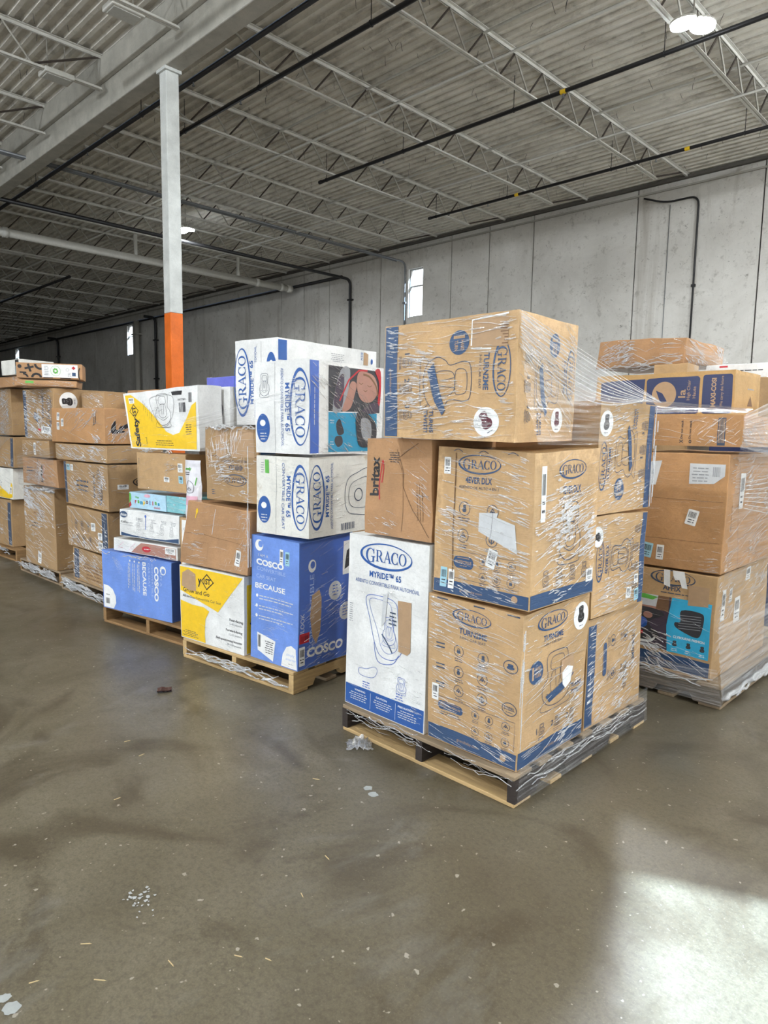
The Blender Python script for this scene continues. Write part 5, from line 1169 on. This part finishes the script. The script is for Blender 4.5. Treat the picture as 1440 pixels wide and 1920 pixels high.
q.film('F', 30, (-6, 6), (.06, .3), (.0006, .002)).film('R', 110, (0, 22), (.1, .45), (.001, .004)); q.build()
q = Carton('carton', 'wide shallow tan carton with arrow prints, across the top of the right-hand stack', (-1.19, 3.885), 0, .66, .75, 1.43, .168, KRAFTO, pal=7, jit=.003)
I, W, H = q.ink('F'); I.rect(W-.125, .006, W-.085, .155, 'ink'); I.bars(W-.12, .02, W-.09, .15, 'kraft', 6)
for x in (.27, .315): I.text('Do not stack', W-x, .09, .012, .10, 'dark', 1, 90); I.text('X' if x == .315 else 'o', W-x, .025, .02, .02, 'dark', 1, 90)
q.film('F', 16, (20, 60), (.03, .1), (.001, .003), (.6, 0, 1, 1)).film('F', 10).film('R', 40, (-40, 0)); q.build()
q = Carton('box', 'long navy and tan high chair box lying across the right-hand stack', (-1.36, 4.24), -1.5, .86, .42, 1.605, .262, card('navy_printed_kraft', lin(188, 150, 96), .5, dirt=.1), cat='box', pal=7, jit=.004)
I, W, H = q.ink('F')
I.rrect(W-.52, .012, W-.195, .235, .02, 'indigo'); I.poly([(.03,.012),(W-.55,.012),(W-.53,.235),(.03,.22)], 'indigo'); I.rrect(W-.178, .012, W-.012, .24, .015, 'indigo')
I.disc(W-.41, .13, .075, 'kraft', .08); I.poly([(W-.46,.16),(W-.42,.14),(W-.39,.09),(W-.43,.08)], 'indigo')
I.text('la', W-.30, .135, .045, .05, 'kraft', .5, 90); I.text('High Chair', W-.26, .155, .020, .12, 'kraft', 0, 90); I.text('Haute', W-.225, .14, .020, .07, 'kraft', 0, 90)
I.text('MAXI-COSI', W-.115, .135, .026, .17, 'kraft', 1.5, 90); I.text('We carry the future', W-.07, .14, .016, .18, 'kraft', 0, 90)
I, W, H = q.ink('R'); I.greek(.24, .16, .10, 1, .02, 'grey'); I.poly([(.20,.06),(.28,.06),(.24,.12)], 'brown'); q.build()
q = Carton('box', 'long white flat box lying behind the navy high chair box', (-1.28, 5.60), 0, .74, .5, 1.925, .105, WHITEC, cat='box', jit=.004)
I, W, H = q.ink('F'); I.greek(.3, .055, .3, 1, .02, 'dark'); I.greek(.72, .06, .3, 1, .02, 'dark'); I.rect(.10, .082, .16, .095, 'red'); q.build()
# stack at the right picture edge
KN = NAVYC
q = Carton('carton', 'dark navy carton standing low behind the film skirt at the right edge', (-1.285, 5.37), 0, .62, .55, .132, .62, KN, pal=8); I, W, H = q.ink('F'); I.disc(W-.12, .52, .025, 'kraft'); q.film('R', 30, (60, 100), (.04, .2)); q.build()
q = Carton('carton', 'thin kraft carton between the two navy items at the right edge', (-1.28, 5.38), 0, .64, .55, .757, .105, KRAFTO, pal=8); q.film('R', 10); q.build()
q = Carton('carton', 'glossy dark navy carton with a white barcode at the right edge', (-1.26, 5.38), 0, .62, .55, .866, .56, KN, pal=8); q.barcode('F', .46, .11, .11, .14, -3); q.film('F', 30, (-30, 10), (.06, .3)); q.build()
q = Carton('carton', 'brown carton under the long white flat box', (-1.30, 5.42), 0, .70, .6, 1.43, .488, KRAFTD, pal=8); q.build()
# pile in the back row
q = Carton('carton', 'tall brown carton in the back row beneath the crumpled boxes', (-2.06, 5.12+.33), 0, .90, .8, .132, 1.55, KRAFTD, pal=9); q.build()
q = Carton('carton', 'crumpled brown carton under a sheet of film in the back row', (-2.12, 5.10+.3), -8, .78, .6, 1.69, .30, KRAFTR, pal=9, dent=.03, jit=.03)
q.film('F', 60, (-30, 30), (.05, .3), (.003, .008)); q.build()
q = Carton('carton', 'flattened brown carton lid on top of the crumpled one in the back row', (-2.10, 5.36), -8, .78, .6, 2.035, .20, KRAFTR, pal=9, dent=.02, jit=.02, off={(0,0,1): (0,0,.04), (1,1,1): (0,0,-.03)})
q.film('F', 60, (-30, 30), (.05, .3), (.003, .008)).film('R', 40, (-40, 0), (.05, .3), (.003, .008)); q.build()
q = Carton('carton', 'small tan carton tucked beside the crumpled one in the back row', (-2.00, 5.17), -4, .25, .2, 1.69, .33, KRAFTW, pal=9); q.build()

# ------------------------------------------------------------------ stretch film
def film_obj(name, label, pal, sheets=(), strands=()):
    """sheets: (four corner points, haze?, sag, fold amplitude)"""
    e = empty(name, (0, 0, 0)); tag(e, label, 'plastic film', 'stretch film on the pallets')
    v = []; fc = []
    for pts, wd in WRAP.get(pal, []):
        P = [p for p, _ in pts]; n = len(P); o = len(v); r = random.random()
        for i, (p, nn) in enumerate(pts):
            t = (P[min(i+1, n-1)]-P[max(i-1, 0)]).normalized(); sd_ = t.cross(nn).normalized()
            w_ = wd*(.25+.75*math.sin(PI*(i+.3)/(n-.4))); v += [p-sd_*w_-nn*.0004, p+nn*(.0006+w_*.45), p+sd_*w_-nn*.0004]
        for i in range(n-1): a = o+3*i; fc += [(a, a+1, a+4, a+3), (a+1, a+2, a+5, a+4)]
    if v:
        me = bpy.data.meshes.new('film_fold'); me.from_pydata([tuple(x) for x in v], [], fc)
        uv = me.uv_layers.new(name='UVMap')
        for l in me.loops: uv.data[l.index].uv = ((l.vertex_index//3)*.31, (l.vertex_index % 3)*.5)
        me.polygons.foreach_set('use_smooth', [True]*len(fc)); me.update(); link('film_fold', me, [FILM_FOLD_GLINT], e)['kind'] = 'stuff'
    for (a, b_, c_, d_), haze, sag, amp in sheets:
        a, b_, c_, d_ = map(Vector, (a, b_, c_, d_)); n1, n2 = 28, 44; V = []; UV = []
        nn = (b_-a).cross(d_-a).normalized(); sd_ = random.uniform(0, 30)
        for j in range(n2+1):
            for i in range(n1+1):
                u, t = i/n1, j/n2; p = a*(1-u)*(1-t)+b_*u*(1-t)+c_*u*t+d_*(1-u)*t
                p = p+nn*(amp*(noise.noise(Vector((u*2+sd_, t*26, 0)))+.5*noise.noise(Vector((u*5+sd_, t*60, 3)))))-Vector((0, 0, 1))*sag*math.sin(PI*u)
                V.append(tuple(p)); UV.append((u*(b_-a).length+sd_, t*max((d_-a).length, (c_-b_).length)))
        F = [(j*(n1+1)+i, j*(n1+1)+i+1, (j+1)*(n1+1)+i+1, (j+1)*(n1+1)+i) for j in range(n2) for i in range(n1)]
        me = bpy.data.meshes.new('film_sheet'); me.from_pydata(V, [], F); uv = me.uv_layers.new(name='UVMap')
        for l in me.loops: uv.data[l.index].uv = UV[l.vertex_index]
        me.polygons.foreach_set('use_smooth', [True]*len(F)); me.update(); link('film_sheet', me, [FILM_HAZE if haze else FILM_SHEET], e)
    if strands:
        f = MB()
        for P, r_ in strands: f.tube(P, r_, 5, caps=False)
        o = f.build('film_strands', FILM_FOLD_GLINT, e, smooth=True); o['kind'] = 'stuff'; o.data.uv_layers.new(name='UVMap')
    return e
def ruffle(p0, p1, n, r_=.006, amp=.012, drop=.03, seed=0):
    """bunched film along an edge"""
    rn = random.Random(seed); out = []; p0, p1 = Vector(p0), Vector(p1)
    for k in range(n):
        t0 = rn.uniform(0, .85); t1 = min(1, t0+rn.uniform(.08, .3)); P = []
        off = Vector((rn.uniform(-1, 1)*amp, rn.uniform(-1, 1)*amp, -rn.uniform(0, drop)))
        for i in range(9): t = t0+(t1-t0)*i/8; P.append(p0.lerp(p1, t)+off+Vector((0, 0, -.012*math.sin(i*.8+k)))*rn.uniform(.3, 1)+Vector((0, 0, rn.uniform(-.002, .002))))
        out.append((P, r_*rn.uniform(.3, .9)))
    return out
xr = -1.395
film_obj('stretch_film', 'clear stretch film round the nearest stack, webbing down from its top box', 1,
  sheets=[(((-1.468, 2.20, 1.935), (-1.385, 3.31, 1.64), (xr, 2.80, 1.615), (-1.43, 2.20, 1.62)), False, .02, .006),
          (((-1.43, 2.20, 1.62), (xr, 2.80, 1.615), (xr, 2.80, 1.44), (-1.39, 2.235, 1.44)), False, .0, .006),
          (((-2.05, 2.75, 1.65), (-1.385, 3.33, 1.645), (-1.40, 2.80, 1.64), (-2.05, 2.72, 1.93)), False, .02, .006),
                    (((-1.398, 2.20, .02), (-1.398, 3.40, .02), (-1.40, 3.38, .20), (-1.40, 2.22, .17)), False, 0, .005),
          ],
  strands=[([Vector((-1.465, 2.20, 1.935)).lerp(Vector((-1.385, 3.31-.02*k, 1.64)), t/10)+Vector((.004*k % .01, 0, -.012*k*(1-t/10) - .035*math.sin(PI*t/10)*(k*.25))) for t in range(11)], .0012+.0006*(k % 3)) for k in range(12)]
   + ruffle((-2.43, 2.196, .13), (-1.41, 2.196, .14), 22, .0025, .01, .06, seed=4) + ruffle((-1.398, 2.2, .14), (-1.398, 3.38, .14), 30, .003, .01, .06, seed=5)
   + ruffle((-1.41, 3.305, 1.15), (-1.41, 3.32, 1.64), 18, .0035, .008, .02, seed=6) + ruffle((-1.41, 2.225, .80), (-1.41, 2.225, .14), 10, .003, .005, .01, seed=7))
film_obj('stretch_film', 'clear stretch film round the stack with the blue and yellow cartons', 2,
  sheets=[(((-3.96, 2.20, 1.53), (-2.90, 2.33, 1.72), (-2.90, 2.33, 1.56), (-3.80, 2.28, 1.46)), False, .0, .006),
          (((-3.0, 3.05, 1.35), (-2.86, 2.36, 1.36), (-2.86, 2.36, 1.34), (-3.0, 3.05, 1.33)), False, 0, .004)],
  strands=ruffle((-3.93, 2.16, .075), (-2.98, 2.28, .075), 30, .006, .02, .03, seed=11) + ruffle((-3.32, 2.265, .66), (-3.32, 2.265, 1.4), 10, .004, .008, .01, seed=12) + ruffle((-3.75, 2.25, 1.50), (-3.32, 2.31, 1.50), 14, .006, .01, .02, seed=13))
film_obj('stretch_film', 'clear stretch film round the third stack of mixed retail boxes', 3, strands=ruffle((-4.65, 2.24, 1.33), (-4.15, 2.30, 1.33), 8, .005, .008, .01, seed=14)+ruffle((-5.02, 2.10, .56), (-4.35, 2.26, .575), 8, .004, .006, .01, seed=15))
film_obj('stretch_film', 'torn, bunched film round the stack with the curved arrow carton', 4,
  strands=ruffle((-6.42, 2.33, .12), (-5.50, 2.345, .10), 60, .009, .02, .08, seed=21))
film_obj('stretch_film', 'clear film round the stack with the tall plain brown carton', 5,
  sheets=[(((-7.40, 2.31, 1.20), (-6.52, 2.345, 1.30), (-6.55, 2.35, .86), (-7.38, 2.31, .88)), False, .0, .01)],
  strands=ruffle((-7.50, 2.30, .13), (-6.56, 2.33, .11), 50, .009, .02, .06, seed=22)+ruffle((-7.36, 2.32, .90), (-6.55, 2.35, .90), 16, .012, .01, .03, seed=23))
film_obj('stretch_film', 'clear film round the stack cut off by the left picture edge', 6,
  sheets=[(((-8.9, 2.40, 1.0), (-8.05, 2.45, 1.35), (-8.05, 2.45, 1.9), (-8.9, 2.40, 1.6)), False, .0, .01)],
  strands=ruffle((-8.95, 2.42, .13), (-8.2, 2.46, .12), 30, .012, .02, .06, seed=24))
XF = -1.165
film_obj('stretch_film', 'hazy stretch film flaring to the pallet corner of the right-hand stack', 7,
  sheets=[(((-1.195, 3.87, 1.44), (-1.20, 4.85, 1.44), (XF-.05, 4.85, .45), (-1.235, 3.87, .45)), False, .0, .01),
          (((-1.235, 3.868, .45), (XF-.05, 4.85, .45), (-1.165, 5.08, .10), (-1.18, 3.845, .05)), True, .0, .014),
          (((-2.1, 3.855, .17), (-1.22, 3.855, .22), (-1.18, 3.838, .03), (-2.1, 3.838, .03)), False, 0, .008),
          (((-2.0, 3.90, 1.615), (-1.18, 3.88, 1.61), (-1.25, 4.23, 1.64), (-2.0, 4.22, 1.72)), False, 0, .01),
          (((-1.18, 3.87, 1.60), (-.90, 4.9, 1.95), (-.92, 4.9, 1.25), (-1.185, 3.87, 1.43)), True, 0, .012)],
  strands=ruffle((-1.175, 3.85, .07), (-1.16, 5.05, .09), 30, .010, .012, .03, seed=31)+ruffle((-2.1, 3.85, .16), (-1.2, 3.85, .16), 20, .005, .01, .04, seed=32)
   +[([Vector((-1.19, 4.0+.0*k, 1.10+.02*k)).lerp(Vector((-1.0, 4.75, 1.0+.05*k)), t/8)+Vector((0, 0, -.01*math.sin(PI*t/8))) for t in range(9)], .002) for k in range(8)]
   +[([(-1.165, 4.6, .06), (-1.15, 4.62, .03), (-1.14, 4.68, .012), (-1.15, 4.72, .03), (-1.165, 4.70, .05)], .007)])
film_obj('stretch_film', 'film hanging round the navy cartons at the right picture edge', 8)
film_obj('stretch_film', 'loose film draped over the crumpled boxes in the back row', 9,
  sheets=[(((-2.10, 5.30, 2.20), (-2.0, 5.9, 2.15), (-1.72, 5.7, 1.72), (-1.78, 5.12, 1.70)), False, .02, .02)],
  strands=ruffle((-2.85, 5.38, 2.05), (-2.1, 5.30, 2.05), 16, .007, .02, .05, seed=34))

# ------------------------------------------------------------------ litter on the floor
f = MB(); V_ = []
for j in range(4):
    for i in range(8): V_.append((i*.011, j*.014+.003*noise.noise(Vector((i, j, 5))), .004+.010*abs(noise.noise(Vector((i*.8, j*1.3, 1))))+(.012 if j in (0, 3) else 0)))
f.add(V_, [(j*8+i, j*8+i+1, (j+1)*8+i+1, (j+1)*8+i) for j in range(3) for i in range(7)])
o = f.build('bark_scrap', flat('dark_red_brown_scrap', lin(74, 44, 34), .6)); o.location = (-3.49, 1.76, 0); o.rotation_euler = (0, 0, 1.0); so = o.modifiers.new('t', 'SOLIDIFY'); so.thickness = .004; tag(o, 'dark red-brown scrap lying alone on the floor in front of the pine pallet', 'scrap')
f = MB(); V_ = []; n = 12
for j in range(n+1):
    for i in range(n+1): V_.append((i*.010+.02*noise.noise(Vector((i*.5, j*.5, 0))), j*.009, .004+.05*abs(noise.noise(Vector((i*.6, j*.8, 2))))*math.sin(PI*(i+.5)/(n+1))))
f.add(V_, [(j*(n+1)+i, j*(n+1)+i+1, (j+1)*(n+1)+i+1, (j+1)*(n+1)+i) for j in range(n) for i in range(n)])
o = f.build('film_scrap', FILM_FOLD_GLINT, smooth=True); o.data.uv_layers.new(name='UVMap')
for l in o.data.loops: o.data.uv_layers[0].data[l.index].uv = (V_[l.vertex_index][0]*12, V_[l.vertex_index][1]*12)
o.location = (-2.24, 2.06, 0); o.rotation_euler = (0, 0, .8); tag(o, 'crumpled scrap of clear film on the floor beside the nearest pallet', 'plastic scrap')
def floor_pt(px, py):
    d = R2*((px-720)/1283.42)-U2*((py-960)/1283.42)+Fw; t = -CAM_H/d.z; return Vector((d.x*t, d.y*t, 0))
rnd = random.Random(12); SPL = flat('pale_wood_splinter', lin(206, 184, 140), .7)
spots = [(219, 1498, 70), (265, 1416, 80), (592, 1461, 10), (566, 1678, -40), (502, 1799, 0), (446, 1793, 10), (62, 1842, 50), (186, 1838, 20), (320, 1806, -20), (613, 1608, -30), (238, 1390, 60), (160, 1770, 30)]
WHERE = ['at left, second farthest back', 'in front of the pine pallet', 'nearest the crumpled film scrap', 'right of the pale flakes', 'in the lower middle, the right one of two', 'in the lower middle, the left one of two', 'close to the bottom left corner', 'second from the bottom left corner', 'third from the bottom left corner', 'in the middle of the floor', 'farthest back, before the yellow carton', 'left of and below the pale flakes']
for si, (px, py, a) in enumerate(spots):
    p = floor_pt(px, py); l = rnd.uniform(.008, .016); f = MB(); f.box(-l, l, -.0011, .0011, 0, .002); f.add([(l, -.0011, 0), (l+.006, 0, .001), (l, .0011, 0), (l, 0, .002)], [(0, 1, 3), (1, 2, 3), (0, 2, 1)])
    o = f.build('wood_splinter', SPL); o.location = p; o.rotation_euler = (0, 0, math.radians(a+20)); tag(o, 'tiny pale wood splinter on the floor '+WHERE[si], 'splinter', 'wood splinters on the floor')
f = MB()
p0 = floor_pt(262, 1688)
for i in range(34):
    x, y = p0.x+rnd.gauss(0, .04), p0.y+rnd.gauss(0, .02); r_ = rnd.uniform(.003, .009); a = rnd.uniform(0, 6)
    k = [(x+r_*math.cos(a+q_*1.5)*rnd.uniform(.6, 1.2), y+r_*math.sin(a+q_*1.5)*rnd.uniform(.6, 1.2), .0015+rnd.uniform(0, .003)) for q_ in range(4)]; f.add(k, [(0, 1, 2, 3)])
tag(f.build('plaster_flakes', flat('pale_flakes', lin(176, 178, 178), .6)), 'cluster of pale flakes on the floor', 'flakes', kind='stuff')
f = MB(); n = 16
for (px, py, r_) in ((1400/2+0, 1490, .02), (22, 1890, .022), (8, 1872, .016), (690, 1478, .018)):
    p = floor_pt(px, py); f.add([(p.x+r_*math.cos(2*PI*k/n)*rnd.uniform(.8, 1.2), p.y+r_*math.sin(2*PI*k/n)*rnd.uniform(.8, 1.2), .0008) for k in range(n)], [tuple(range(n))])
tag(f.build('paint_spots', flat('pale_grey_spot', lin(158, 162, 160), .5)), 'pale round spots of old paint on the floor', 'spots', kind='stuff')
